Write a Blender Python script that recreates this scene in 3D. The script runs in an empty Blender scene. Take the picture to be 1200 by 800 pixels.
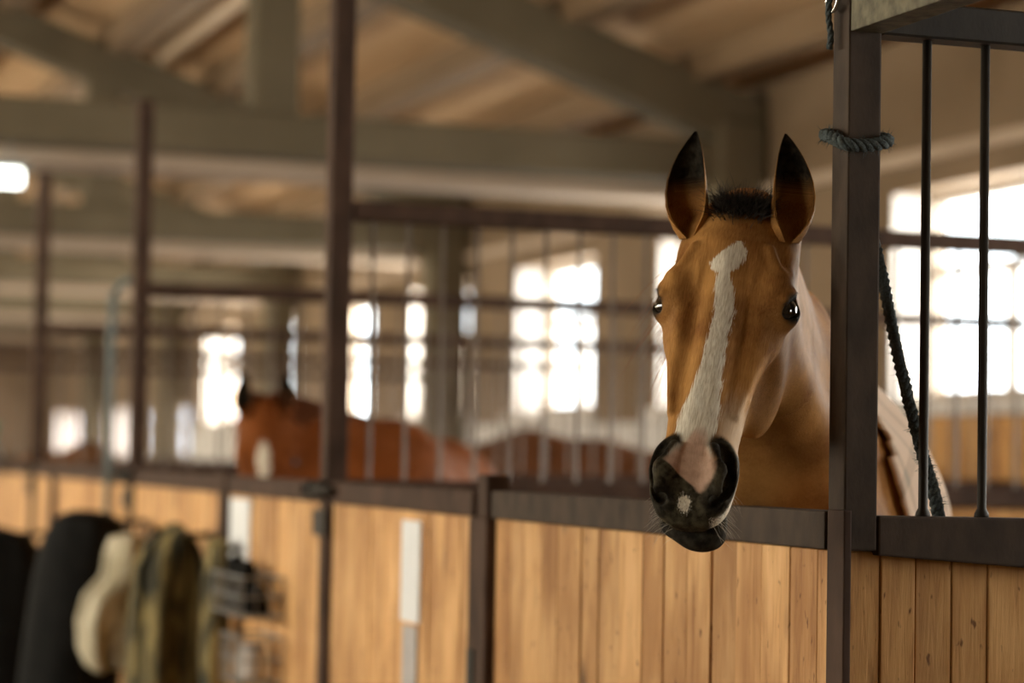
import bpy, bmesh, math, random
import numpy as np
from mathutils import Vector, Matrix

random.seed(7)
rng = np.random.default_rng(11)
scene = bpy.context.scene
COL = scene.collection

# ---------------------------------------------------------------- camera
# world: X = into the stalls, Y = along the aisle away from the viewer, Z = up
CAM = Vector((0.0, 0.0, 1.35))
yaw, pitch, roll = math.atan2(.3316, .9434), math.radians(2.69), math.radians(1.0)
f0 = Vector((math.sin(yaw), math.cos(yaw), 0)); r0 = Vector((math.cos(yaw), -math.sin(yaw), 0)); u0 = Vector((0, 0, 1))
cf = f0*math.cos(pitch) + u0*math.sin(pitch); cu1 = u0*math.cos(pitch) - f0*math.sin(pitch)
cu = cu1*math.cos(roll) - r0*math.sin(roll); cr = r0*math.cos(roll) + cu1*math.sin(roll)
cam_data = bpy.data.cameras.new('camera'); cam = bpy.data.objects.new('camera', cam_data); COL.objects.link(cam)
M = Matrix((cr, cu, -cf)).transposed().to_4x4(); M.translation = CAM
cam.matrix_world = M
cam_data.sensor_width = 36.0; cam_data.lens = 85.0
cam_data.clip_start = 0.05; cam_data.clip_end = 300
cam_data.dof.use_dof = True; cam_data.dof.focus_distance = 4.24; cam_data.dof.aperture_fstop = 2.0
cam_data.dof.aperture_blades = 0
scene.camera = cam

# ---------------------------------------------------------------- sky, exposure
world = bpy.data.worlds.new('overcast_sky'); scene.world = world; world.use_nodes = True
wb = world.node_tree.nodes['Background']; wb.inputs[0].default_value = (.90, .96, 1.0, 1); wb.inputs[1].default_value = 7.0
vs = scene.view_settings
vs.view_transform = 'Standard'; vs.look = 'None'; vs.gamma = 1.0; vs.use_curve_mapping = False; vs.exposure = 0.0
scene.cycles.use_denoising = True

# window layout shared by the daylight lamps and by the walls
WR, WL, WT = 6.62, -5.2, .36               # inner faces of right / left wall, wall thickness
WIN_W, WIN_Z0, WIN_Z1 = 1.75, 1.70, 2.88
YW0, YW1 = -3.2, 44.0
WIN_Y = [2.85 + 3*k for k in range(-1, 14)]
# (y, width, z0, z1): the stall-side wall all along, lower and wider openings in its far end; a solid near end on the aisle side
WINS_R = [(y - (.42 if abs(y-11.85) < .1 else 0), 1.75, 1.70, 2.88) if y < 31 else (y, 2.55, 1.24, 1.96) for y in WIN_Y]
WINS_L = [(y, 1.75, 1.70, 2.88) for y in WIN_Y if y > 1]

def daylight(name, loc, rot, sx, sz, watt, col):
    l = bpy.data.lights.new(name, 'AREA'); l.shape = 'RECTANGLE'; l.size = sx; l.size_y = sz; l.energy = watt; l.color = col
    o = bpy.data.objects.new(name, l); COL.objects.link(o); o.location = loc; o.rotation_euler = rot
    return o
# daylight coming in through each window opening
for y, w_, za, zb in WINS_R:
    daylight('window_daylight', (WR+WT+.05, y, (za+zb)/2), (math.radians(90), 0, math.radians(90)), w_, zb-za, 60 if y < 1 else 195 if y < 4 else 85 if y < 20 else 220, (1.0, .91, .78))
for y, w_, za, zb in WINS_L:
    daylight('window_daylight', (WL-WT-.05, y, (za+zb)/2), (math.radians(90), 0, math.radians(-90)), w_, zb-za, 135 if y < 7 else 350 if y < 13 else 200 if y < 20 else 420, (1.0, .87, .66))

# ---------------------------------------------------------------- helpers
def link(o, parent=None):
    COL.objects.link(o)
    if parent is not None: o.parent = parent
    return o
def wloc(o):
    p = Vector((0, 0, 0))
    while o is not None: p += o.location; o = o.parent
    return p
def tag(o, label=None, cat=None, group=None, kind=None):
    if label: o['label'] = label
    if cat: o['category'] = cat
    if group: o['group'] = group
    if kind: o['kind'] = kind
    return o
def thing(name, loc, label, cat, group=None, kind=None):
    o = bpy.data.objects.new(name, None); o.empty_display_size = .1; link(o); o.location = loc
    return tag(o, label, cat, group, kind)
def mesh_obj(name, verts, faces, mat, parent=None, smooth=False, loc=None):
    """verts in world coordinates; the object's origin is its parent's origin, or loc"""
    off = wloc(parent) if parent is not None else Vector(loc or (0, 0, 0))
    v = np.asarray(verts, dtype=np.float64) - np.array(off)
    me = bpy.data.meshes.new(name); me.from_pydata([tuple(a) for a in v], [], [tuple(int(i) for i in f) for f in faces]); me.update()
    if smooth: me.polygons.foreach_set('use_smooth', [True]*len(me.polygons))
    if mat: me.materials.append(mat)
    o = bpy.data.objects.new(name, me); link(o, parent)
    if parent is None: o.location = off
    return o
def hexa(c8):
    """8 corners: bottom ring 4, top ring 4"""
    return list(c8), [(3,2,1,0), (4,5,6,7), (0,1,5,4), (1,2,6,5), (2,3,7,6), (3,0,4,7)]
def bevel_geo(v, f, b, seg=1):
    bm = bmesh.new(); vs_ = [bm.verts.new(p) for p in v]
    for q in f: bm.faces.new([vs_[i] for i in q])
    bmesh.ops.bevel(bm, geom=bm.edges[:], offset=b, segments=seg, affect='EDGES', profile=.6)
    bm.verts.index_update(); V = [tuple(p.co) for p in bm.verts]; Fc = [tuple(p.index for p in q.verts) for q in bm.faces]; bm.free()
    return V, Fc
def box_geo(x0, x1, y0, y1, z0, z1, b=0, seg=1):
    v, f = hexa([(x0,y0,z0),(x1,y0,z0),(x1,y1,z0),(x0,y1,z0),(x0,y0,z1),(x1,y0,z1),(x1,y1,z1),(x0,y1,z1)])
    return bevel_geo(v, f, b, seg) if b else (v, f)
def box(name, x0, x1, y0, y1, z0, z1, mat, parent=None, b=0, seg=1, loc=None):
    v, f = box_geo(x0, x1, y0, y1, z0, z1, b, seg)
    if parent is None and loc is None: loc = ((x0+x1)/2, (y0+y1)/2, z0)
    return mesh_obj(name, v, f, mat, parent, loc=loc)
def join_geo(parts):
    V, Fc = [], []
    for v, f in parts:
        n = len(V); V += [tuple(p) for p in v]; Fc += [tuple(i+n for i in q) for q in f]
    return V, Fc
def tube_geo(pts, rad, n=8, cap=True, flat=1.0):
    pts = [Vector(p) for p in pts]; m = len(pts)
    rad = rad if hasattr(rad, '__len__') else [rad]*m
    V, Fc = [], []; ref = None
    for i, p in enumerate(pts):
        t = (pts[min(i+1, m-1)] - pts[max(i-1, 0)]).normalized()
        if ref is None:
            ref = t.orthogonal().normalized()
        ref = (ref - t*ref.dot(t)).normalized(); bn = t.cross(ref)
        for k in range(n):
            a = 2*math.pi*k/n; V.append(p + ref*math.cos(a)*rad[i] + bn*math.sin(a)*rad[i]*flat)
    for i in range(m-1):
        for k in range(n):
            a, b_ = i*n+k, i*n+(k+1) % n; Fc.append((a, b_, b_+n, a+n))
    if cap: Fc.append(tuple(range(n-1, -1, -1))); Fc.append(tuple(range((m-1)*n, m*n)))
    return V, Fc
def spline(pts, n):
    """Catmull-Rom through points"""
    P = [Vector(p) for p in pts]; P = [P[0]*2-P[1]] + P + [P[-1]*2-P[-2]]; out = []
    for i in range(1, len(P)-2):
        for k in range(n):
            t = k/n; a, b_, c, d = P[i-1:i+3]
            out.append(.5*((2*b_) + (c-a)*t + (2*a-5*b_+4*c-d)*t*t + (3*b_-a-3*c+d)*t**3))
    out.append(P[-2]); return out

# ---------------------------------------------------------------- materials
def new_mat(name):
    m = bpy.data.materials.new(name); m.use_nodes = True; nt = m.node_tree
    return m, nt, nt.nodes, nt.links, nt.nodes['Principled BSDF']
def rgb(c): return (c[0], c[1], c[2], 1)
def ramp(nd, stops):
    r = nd.new('ShaderNodeValToRGB'); e = r.color_ramp.elements
    while len(e) < len(stops): e.new(.5)
    for i, (p, c) in enumerate(stops): e[i].position = p; e[i].color = rgb(c)
    return r
def noise_mat(name, c1, c2, scale=6, rough=.6, metal=0, stretch=(1,1,1), bump=.15, detail=5, spec=.5, bdist=.01, p0=.3, p1=.7, fine=None, randv=0):
    m, nt, nd, ln, bs = new_mat(name)
    geo = nd.new('ShaderNodeNewGeometry'); mp = nd.new('ShaderNodeMapping'); mp.inputs['Scale'].default_value = stretch
    ln.new(geo.outputs['Position'], mp.inputs['Vector'])
    no = nd.new('ShaderNodeTexNoise'); no.inputs['Scale'].default_value = scale; no.inputs['Detail'].default_value = detail
    ln.new(mp.outputs[0], no.inputs['Vector'])
    r = ramp(nd, [(p0, c1), (p1, c2)]); ln.new(no.outputs['Fac'], r.inputs[0]); out = r.outputs[0]
    if randv:
        oi = nd.new('ShaderNodeObjectInfo'); hs = nd.new('ShaderNodeHueSaturation'); mr = nd.new('ShaderNodeMapRange')
        mr.inputs['To Min'].default_value = 1-randv; mr.inputs['To Max'].default_value = 1+randv
        ln.new(oi.outputs['Random'], mr.inputs[0]); ln.new(mr.outputs[0], hs.inputs['Value']); ln.new(out, hs.inputs['Color']); out = hs.outputs[0]
    ln.new(out, bs.inputs['Base Color'])
    bs.inputs['Roughness'].default_value = rough; bs.inputs['Metallic'].default_value = metal; bs.inputs['Specular IOR Level'].default_value = spec
    if bump:
        n2 = nd.new('ShaderNodeTexNoise'); n2.inputs['Scale'].default_value = fine or scale*8; n2.inputs['Detail'].default_value = 4
        ln.new(mp.outputs[0], n2.inputs['Vector'])
        bp = nd.new('ShaderNodeBump'); bp.inputs['Strength'].default_value = bump; bp.inputs['Distance'].default_value = bdist
        ln.new(n2.outputs['Fac'], bp.inputs['Height']); ln.new(bp.outputs[0], bs.inputs['Normal'])
    return m
def wood_mat(name, light, mid, dark, rough=.62, randv=.12, grain=1.0):
    """boards with the grain running along Z; every board shifted and tinted by its own random value"""
    m, nt, nd, ln, bs = new_mat(name)
    geo = nd.new('ShaderNodeNewGeometry'); oi = nd.new('ShaderNodeObjectInfo')
    mul = nd.new('ShaderNodeMath'); mul.operation = 'MULTIPLY'; mul.inputs[1].default_value = 37.0; ln.new(oi.outputs['Random'], mul.inputs[0])
    cb = nd.new('ShaderNodeCombineXYZ'); ln.new(mul.outputs[0], cb.inputs[2]); ln.new(mul.outputs[0], cb.inputs[0])
    ad = nd.new('ShaderNodeVectorMath'); ad.operation = 'ADD'; ln.new(geo.outputs['Position'], ad.inputs[0]); ln.new(cb.outputs[0], ad.inputs[1])
    def mapped(s):
        mp = nd.new('ShaderNodeMapping'); mp.inputs['Scale'].default_value = s; ln.new(ad.outputs[0], mp.inputs['Vector']); return mp.outputs[0]
    def noise(vec, sc, det=6, rg=.6, dist=0):
        n = nd.new('ShaderNodeTexNoise'); n.inputs['Scale'].default_value = sc; n.inputs['Detail'].default_value = det; n.inputs['Roughness'].default_value = rg; n.inputs['Distortion'].default_value = dist
        ln.new(vec, n.inputs['Vector']); return n.outputs['Fac']
    g1 = noise(mapped((1, 1, .05)), 85*grain, 6, .7, .8); g2 = noise(mapped((1, 1, .22)), 16, 4, .55, 1.2); g3 = noise(mapped((1, 1, .35)), 5, 3)
    r1 = ramp(nd, [(.34, dark), (.47, mid), (.62, light)])
    mx = nd.new('ShaderNodeMix'); mx.data_type = 'FLOAT'; mx.inputs[0].default_value = .5; ln.new(g1, mx.inputs[2]); ln.new(g2, mx.inputs[3]); ln.new(mx.outputs[0], r1.inputs[0])
    # knots and nail stains
    vo = nd.new('ShaderNodeTexVoronoi'); vo.inputs['Scale'].default_value = 5.0; ln.new(mapped((1, 1, .45)), vo.inputs['Vector'])
    rk = ramp(nd, [(.07, (.10, .06, .03)), (.17, (1, 1, 1))]); ln.new(vo.outputs['Distance'], rk.inputs[0])
    m1 = nd.new('ShaderNodeMix'); m1.data_type = 'RGBA'; m1.blend_type = 'MULTIPLY'; m1.inputs[0].default_value = .75; ln.new(r1.outputs[0], m1.inputs[6]); ln.new(rk.outputs[0], m1.inputs[7])
    rs = ramp(nd, [(.36, (.50, .38, .27)), (.58, (1, 1, 1))]); ln.new(g3, rs.inputs[0])
    m2 = nd.new('ShaderNodeMix'); m2.data_type = 'RGBA'; m2.blend_type = 'MULTIPLY'; m2.inputs[0].default_value = .8; ln.new(m1.outputs[2], m2.inputs[6]); ln.new(rs.outputs[0], m2.inputs[7])
    sp = noise(mapped((1, 1, .4)), 70, 2, .5); rsp = ramp(nd, [(.25, (.28, .20, .14)), (.33, (1, 1, 1))]); ln.new(sp, rsp.inputs[0])
    m3 = nd.new('ShaderNodeMix'); m3.data_type = 'RGBA'; m3.blend_type = 'MULTIPLY'; m3.inputs[0].default_value = .9; ln.new(m2.outputs[2], m3.inputs[6]); ln.new(rsp.outputs[0], m3.inputs[7])
    hs = nd.new('ShaderNodeHueSaturation'); mr = nd.new('ShaderNodeMapRange'); mr.inputs['To Min'].default_value = 1-randv; mr.inputs['To Max'].default_value = 1+randv
    ln.new(oi.outputs['Random'], mr.inputs[0]); ln.new(mr.outputs[0], hs.inputs['Value']); ln.new(m3.outputs[2], hs.inputs['Color'])
    ln.new(hs.outputs[0], bs.inputs['Base Color']); bs.inputs['Roughness'].default_value = rough; bs.inputs['Specular IOR Level'].default_value = .3
    bp = nd.new('ShaderNodeBump'); bp.inputs['Strength'].default_value = .35; bp.inputs['Distance'].default_value = .004; ln.new(g1, bp.inputs['Height']); ln.new(bp.outputs[0], bs.inputs['Normal'])
    return m

MAT = {}
MAT['plank'] = wood_mat('pine_boards', (.78, .475, .215), (.67, .375, .150), (.42, .20, .07))
MAT['plank_dark'] = wood_mat('weathered_boards', (.74, .43, .16), (.62, .33, .11), (.36, .17, .05))
MAT['roof_board'] = noise_mat('roof_boards', (.46, .29, .15), (.62, .42, .24), 1.6, .8, stretch=(3, .25, 3), bump=.1, randv=.12)
MAT['purlin'] = noise_mat('roof_ribs', (.16, .10, .05), (.25, .165, .09), 2, .8, stretch=(3, .3, 3), bump=.1, randv=.15)
MAT['pale_batten'] = noise_mat('pale_batten', (.50, .38, .25), (.64, .50, .35), 2, .7, stretch=(3, .3, 3), bump=.1)
MAT['concrete'] = noise_mat('old_concrete', (.105, .082, .045), (.165, .132, .080), 1.3, .85, bump=.15)
MAT['pale_plaster_lit_soffit'] = noise_mat('pale_plaster_lit_soffit', (.40, .30, .215), (.50, .385, .285), 1.2, .8, bump=.1)
MAT['wall'] = noise_mat('brown_plaster', (.17, .112, .060), (.25, .168, .098), 1.1, .85, bump=.1)
MAT['white_wall'] = noise_mat('whitewash', (.60, .57, .54), (.72, .69, .66), 1.5, .8, bump=.1)
MAT['floor'] = noise_mat('sandy_floor', (.10, .07, .042), (.17, .12, .075), 3, .9, bump=.3)
MAT['steel'] = noise_mat('worn_brown_steel', (.040, .027, .018), (.078, .052, .035), 22, .74, stretch=(1,1,.5), bump=.12, bdist=.003, spec=.25, fine=160)
MAT['steel_dark'] = noise_mat('dark_painted_steel', (.018, .014, .010), (.036, .029, .021), 18, .6, stretch=(1,1,.4), bump=.12, bdist=.003, spec=.35, fine=160)
MAT['steel_rust'] = noise_mat('rusty_brown_steel', (.046, .026, .017), (.088, .050, .033), 14, .75, stretch=(1,1,.5), bump=.1, bdist=.003, spec=.22, fine=120)
MAT['bar_far'] = noise_mat('worn_bar_steel', (.14, .11, .09), (.22, .18, .15), 14, .5, bump=0)
MAT['lintel'] = noise_mat('weathered_green_rail', (.07, .06, .032), (.20, .175, .105), 34, .7, bump=.4, bdist=.004, fine=90)
MAT['rope'] = noise_mat('blue_grey_rope', (.035, .046, .046), (.10, .125, .125), 240, .9, bump=.8, bdist=.004, fine=420)
MAT['frame_wood'] = noise_mat('window_frame_paint', (.34, .28, .22), (.44, .37, .30), 6, .6, bump=.05)
MAT['sill'] = noise_mat('pale_sill', (.62, .58, .54), (.72, .68, .64), 4, .6, bump=.05)
MAT['teal'] = noise_mat('teal_pipe_paint', (.045, .075, .075), (.07, .11, .11), 12, .5, bump=.05)
MAT['black_cloth'] = noise_mat('black_padding', (.003, .003, .003), (.008, .0075, .007), 14, .8, spec=.15, bump=.3, bdist=.01)
MAT['beige_cloth'] = noise_mat('beige_cloth', (.30, .25, .15), (.62, .56, .42), 9, .85, bump=.3, bdist=.01)
MAT['olive_cloth'] = noise_mat('olive_cloth', (.020, .018, .006), (.26, .20, .075), 9, .85, stretch=(2.2,2.2,.7), bump=.3, bdist=.01, p0=.42, p1=.60)
MAT['wire'] = noise_mat('grey_wire', (.20, .20, .19), (.30, .30, .29), 20, .4, bump=0)
MAT['plate'] = noise_mat('bright_slot_white', (.80, .83, .86), (.88, .90, .92), 9, .4, bump=.02)
MAT['plate_grey'] = noise_mat('grey_plate', (.38, .36, .36), (.50, .47, .46), 9, .5, bump=.02)
MAT['green'] = noise_mat('green_plastic', (.02, .16, .06), (.03, .22, .09), 9, .4, bump=0)
MAT['ring'] = noise_mat('bright_ring', (.60, .60, .58), (.75, .75, .72), 20, .25, metal=1, bump=0)
m, nt, nd, ln, bs = new_mat('lamp_tube'); bs.inputs['Base Color'].default_value = (1, 1, .95, 1); bs.inputs['Emission Color'].default_value = (.95, 1, .93, 1); bs.inputs['Emission Strength'].default_value = 6; MAT['lamp'] = m
m, nt, nd, ln, bs = new_mat('window_glass')
tr = nd.new('ShaderNodeBsdfTransparent'); tr.inputs[0].default_value = (.97, .98, .98, 1); gl = nd.new('ShaderNodeBsdfGlossy'); gl.inputs['Roughness'].default_value = .05; mixs = nd.new('ShaderNodeMixShader'); mixs.inputs[0].default_value = .06
TRG = tr; ln.new(tr.outputs[0], mixs.inputs[1]); ln.new(gl.outputs[0], mixs.inputs[2]); ln.new(mixs.outputs[0], nd['Material Output'].inputs[0]); MAT['glass'] = m

MAT['milky_glass'] = MAT['glass'].copy(); MAT['milky_glass'].name = 'milky_glass'
for n_ in MAT['milky_glass'].node_tree.nodes:
    if n_.type == 'BSDF_TRANSPARENT': n_.inputs[0].default_value = (.60, .60, .62, 1)
# ================================================================ THE BARN
def struct(o): o['kind'] = 'structure'; return o
struct(box('floor', WL-WT, WR+WT, YW0-.3, YW1+.3, -.12, 0, MAT['floor']))

def wall_with_windows(name, xi, sgn, wins):
    """long wall with window holes; xi inner face, sgn +1 for the right wall"""
    x0, x1 = sorted((xi, xi + sgn*WT)); P = []
    edges = [YW0] + sum([[y-w/2, y+w/2] for y, w, _, _ in wins], []) + [YW1]
    for a, b in zip(edges[0::2], edges[1::2]): P.append(box_geo(x0, x1, a, b, 0, 3.75))
    for y, w, za, zb in wins: P.append(box_geo(x0, x1, y-w/2, y+w/2, 0, za)); P.append(box_geo(x0, x1, y-w/2, y+w/2, zb, 3.75))
    v, f = join_geo(P); o = struct(mesh_obj(name, v, f, MAT['wall'], loc=((x0+x1)/2, (YW0+YW1)/2, 0))); return o
wr = wall_with_windows('wall_right', WR, 1, WINS_R); wl = wall_with_windows('wall_left', WL, -1, WINS_L)
wr['label'] = 'brown plastered barn wall with tall windows behind the stalls'; wl['label'] = 'brown plastered barn wall across the aisle'
# white-washed lower wall behind the farther stalls, weathered boards behind the near ones
box('whitewashed_panel', WR-.03, WR, 12.9, 31.3, 0, WIN_Z0-.10, MAT['white_wall'], wr)
for k in range(56):
    y = -3.1 + k*.286
    if y > 12.6: break
    box('board', WR-.028-.006*(k % 2), WR, y, y+.278, 0, WIN_Z0-.10, MAT['plank_dark'], wr)
# lintel ledge
box('lintel_ledge', WR-.06, WR, YW0, YW1, 3.02, 3.09, MAT['pale_plaster_lit_soffit'], wr)
def zr0(x): return 3.70 + (WR+WT - x)*(5.75-3.70)/(WR+WT-.7) if x >= .7 else 5.75 - (.7-x)*(5.75-3.75)/(.7-WL+WT)
GABLE = [(WL-WT, 0), (WR+WT, 0), (WR+WT, 3.7), (.7, 5.75), (WL-WT, 3.75)]
def gable(name, y, lab):
    v = [(x, y, z) for x, z in GABLE] + [(x, y+.3, z) for x, z in GABLE]; n = 5
    f = [tuple(range(n)), tuple(range(2*n-1, n-1, -1))] + [(i, i+n, (i+1) % n+n, (i+1) % n) for i in range(n)]
    o = struct(mesh_obj(name, v, f, MAT['wall'], loc=(.7, y, 0))); o['label'] = lab
gable('wall_back', YW1, 'far gable wall of the barn')
gable('wall_front', YW0-.3, 'near gable wall of the barn')

# windows
def window(n, x_in, sgn, win, label):
    y, WIN_W, WIN_Z0, WIN_Z1 = win
    t = thing('window_%d' % n, (x_in, y, WIN_Z0), label, 'window', kind='structure')
    xo = x_in + sgn*WT; xp = x_in + sgn*(WT-.09); a, b = sorted((xp-sgn*.03, xp+sgn*.03)); y0, y1 = y-WIN_W/2, y+WIN_W/2; fw_ = .055
    P = [box_geo(a, b, y0, y0+fw_, WIN_Z0, WIN_Z1), box_geo(a, b, y1-fw_, y1, WIN_Z0, WIN_Z1), box_geo(a, b, y0+fw_, y1-fw_, WIN_Z0, WIN_Z0+fw_), box_geo(a, b, y0+fw_, y1-fw_, WIN_Z1-fw_, WIN_Z1)]
    mesh_obj('window_frame', *join_geo(P), MAT['frame_wood'], t)
    zt = WIN_Z0 + .62*(WIN_Z1-WIN_Z0)
    box('transom', a, b, y0+fw_, y1-fw_, zt-.03, zt+.03, MAT['frame_wood'], t)
    box('mullion', a, b, y-.025, y+.025, WIN_Z0+fw_, zt-.03, MAT['frame_wood'], t)
    for (p0, p1, q0, q1) in ((y0+fw_, y1-fw_, zt+.03, WIN_Z1-fw_), (y0+fw_, y-.025, WIN_Z0+fw_, zt-.03), (y+.025, y1-fw_, WIN_Z0+fw_, zt-.03)):
        box('pane', xp-.003, xp+.003, p0, p1, q0, q1, MAT['milky_glass' if WIN_Z0 < 1.5 else 'glass'], t)
    box('window_sill', *sorted((x_in-sgn*.07, x_in)), y0-.12, y1+.12, WIN_Z0-.09, WIN_Z0-.005, MAT['sill'], t)
    for ya in (y0+.002, y1-.014):
        box('reveal', *sorted((x_in+sgn*.002, xp-sgn*.03)), ya, ya+.012, WIN_Z0+.002, WIN_Z1-.002, MAT['sill'], t)
    return t
ORD = {4: 'brightest window at the far right, seen through the near bars', 5: 'window just behind the ears of the near horse', 6: 'tall blown-out window between the steel post and the near horse', 7: 'narrow bright window half hidden by a concrete column',
       8: 'bright window right of the tall dark post', 9: 'pale window behind the neck of the chestnut horse', 10: 'small bright window above the chestnut horse'}
for i, wn in enumerate(WINS_R): window(i+1, WR, 1, wn, ORD.get(i, 'white window of the stall-side wall, number %d from the near gable' % (i+1)))
for i, wn in enumerate(WINS_L):
    window(len(WINS_R)+i+1, WL, -1, wn, 'white window across the aisle, number %d from the near gable' % (i+1))

# roof: boarded slopes with ribs (purlins) along the aisle
def zr(x): return 3.70 + (WR+WT - x)*(5.75-3.70)/(WR+WT-.7) if x >= .7 else 5.75 - (.7-x)*(5.75-3.75)/(.7-WL+WT)
roof = struct(thing('ceiling', (.7, 20, 5.7), 'boarded barn roof with dark ribs running along the aisle', 'ceiling'))
XB = np.linspace(.7, WR+WT, 15)
for a, b in zip(XB[:-1], XB[1:]):
    v, f = hexa([(a, YW0, zr(a)), (b-.012, YW0, zr(b-.012)), (b-.012, YW1, zr(b-.012)), (a, YW1, zr(a)), (a, YW0, zr(a)+.08), (b-.012, YW0, zr(b-.012)+.08), (b-.012, YW1, zr(b-.012)+.08), (a, YW1, zr(a)+.08)])
    mesh_obj('roof_board', v, f, MAT['roof_board'], roof)
XB = np.linspace(WL-WT, .7, 14)
for a, b in zip(XB[:-1], XB[1:]):
    v, f = hexa([(a, YW0, zr(a)), (b-.012, YW0, zr(b-.012)), (b-.012, YW1, zr(b-.012)), (a, YW1, zr(a)), (a, YW0, zr(a)+.08), (b-.012, YW0, zr(b-.012)+.08), (b-.012, YW1, zr(b-.012)+.08), (a, YW1, zr(a)+.08)])
    mesh_obj('roof_board', v, f, MAT['roof_board'], roof)
v, f = box_geo(WL-WT-.2, WR+WT+.2, YW0-.3, YW1+.3, 5.95, 6.0); mesh_obj('roof_cover', v, f, MAT['purlin'], roof)
for a0, a1 in (((WL-WT-.2, 3.85), (.7, 5.86)), ((.7, 5.86), (WR+WT+.2, 3.80))):
    v, f = hexa([(a0[0], YW0-.3, a0[1]), (a1[0], YW0-.3, a1[1]), (a1[0], YW1+.3, a1[1]), (a0[0], YW1+.3, a0[1]), (a0[0], YW0-.3, a0[1]+.1), (a1[0], YW0-.3, a1[1]+.1), (a1[0], YW1+.3, a1[1]+.1), (a0[0], YW1+.3, a0[1]+.1)])
    mesh_obj('roof_cover', v, f, MAT['purlin'], roof)
for k in range(13):
    x = -4.6 + k*.9
    box('purlin', x-.11, x+.11, YW0, YW1, zr(x)-.22, zr(x)-.03, MAT['purlin'], roof)
# two pale battens under the roof, left of the strut
box('pale_batten', 3.50, 3.70, YW0, 23, 4.64, 4.70, MAT['pale_batten'], roof)
box('pale_batten', 3.80, 3.88, YW0, 23, 4.56, 4.62, MAT['pale_batten'], roof)

# concrete frames across the barn
def frame(y, label):
    t = thing('roof_frame', (WR-.2, y, 0), label, 'beam', 'concrete roof frames')
    box('column', WR-.36, WR-.03, y-.19, y+.19, 0, 3.5, MAT['concrete'], t, .02)
    box('column', WL+.03, WL+.36, y-.19, y+.19, 0, 3.5, MAT['concrete'], t, .02)
    box('tie_beam', WL+.02, WR-.02, y-.15, y+.15, 3.10, 3.36, MAT['concrete'], t, .015)
    box('lit_soffit_strip', WL+.36, WR-.36, y+.16, y+.62, 3.02, 3.10, MAT['pale_plaster_lit_soffit'], t, .01)  # pale colour stands in for window light on the beam's underside
    for (xa, za, xb, zb) in ((WR-.04, 3.42, .7, 5.42), (WL+.04, 3.42, .7, 5.42)):
        h = .46
        v, f = hexa([(xa, y-.16, za-h*.3), (xb, y-.16, zb-h*.3), (xb, y+.16, zb-h*.3), (xa, y+.16, za-h*.3), (xa, y-.16, za+h*.45), (xb, y-.16, zb+h*.45), (xb, y+.16, zb+h*.45), (xa, y+.16, za+h*.45)])
        mesh_obj('rafter', v, f, MAT['concrete'], t)
    for xs in (3.40, -2.0): box('strut', xs-.14, xs+.14, y-.13, y+.13, 3.36, zr(xs)-.45, MAT['concrete'], t, .015)
FR = [(14.1, 'concrete roof frame with sloping rafter and thick tie beam behind the near horse'), (20.1, 'second concrete roof frame, its tie beam lower behind the first'),
      (26.1, 'third concrete roof frame deeper in the barn'), (32.1, 'fourth concrete roof frame far down the barn'), (38.1, 'farthest concrete roof frame near the end wall')]
for y, lab in FR: frame(y, lab)

# lit ceiling lamp at the far left
lt = thing('ceiling_lamp', (1.86, 14.5, 2.88), 'lit white tube lamp hanging at the left edge under the beam', 'lamp')
mesh_obj('lamp_tube', *tube_geo([(1.35, 14.1, 2.90), (1.93, 14.1, 2.90)], .05, 12), MAT['lamp'], lt, True)
hs_ = box('housing', 1.30, 1.96, 14.03, 14.17, 2.955, 3.0, MAT['wire'], lt)
for xx in (1.42, 1.86): mesh_obj('hanger', *tube_geo([(xx, 14.1, 3.0), (xx, 14.1, 3.10)], .008, 6), MAT['wire'], hs_)

# ================================================================ STALLS
XF = 1.965                                 # aisle face of the stall fronts
ZR0, ZR1 = 1.192, 1.260                    # rail
def ycuts(y0, y1, w=.105):
    out = [y0]
    while out[-1] < y1-.13: out.append(out[-1] + w*random.uniform(.85, 1.2))
    out[-1] = y1 if y1-out[-1] < .06 else out[-1]
    if out[-1] < y1: out.append(y1)
    return out
def front_planks(t, cuts, mat, z1=ZR0-.002, x=XF+.012, gap=.0032):
    cuts = sorted(cuts)
    for a, b in zip(cuts[:-1], cuts[1:]):
        j = random.uniform(-.0025, .0025)
        g_ = gap*random.choice((.6, 1, 1, 1.9)); box('plank', x+j, x+j+.03, a+g_/2, b-g_/2, .04, z1, mat, t, .0018)

corner = thing('corner_post', (2.0, 3.85, 0), 'brown steel corner post right of the near horse, rope looped round it', 'post')
box('post_tube', XF+.004, XF+.070, 3.826, 3.888, ZR0, 2.60, MAT['steel'], corner, .004, 2)
box('jamb_bar', XF-.004, XF+.012, 3.810, 3.874, 0, ZR1+.004, MAT['steel_rust'], corner, .003, 2)
lin = box('door_lintel', XF+.006, XF+.070, .35, 3.824, 2.112, 2.178, MAT['lintel'], None, .003, 2)
tag(lin, 'weathered greenish overhead rail running from the corner post towards the viewer', 'rail')
np_ = thing('steel_post', (2.0, .32, 0), 'steel door post of the open near stall', 'post'); box('post_tube', XF, XF+.07, .28, .35, 0, 2.60, MAT['steel'], np_, .004)

s1 = thing('stall_front', (1.99, 4.8, 0), 'board stall front under the chin of the near horse', 'stall front', 'stall fronts')
box('rail', XF-.002, XF+.060, 3.889, 5.722, ZR0, ZR1, MAT['steel'], s1, .004, 2)
front_planks(s1, [3.889, 3.94, 4.052, 4.173, 4.29, 4.406, 4.525, 4.645, 4.76, 4.891, 5.018, 5.124, 5.273, 5.382, 5.508, 5.61, 5.722], MAT['plank'])
box('bottom_rail', XF-.002, XF+.060, 3.878, 5.722, 0, .06, MAT['steel_rust'], s1, .004)

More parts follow.
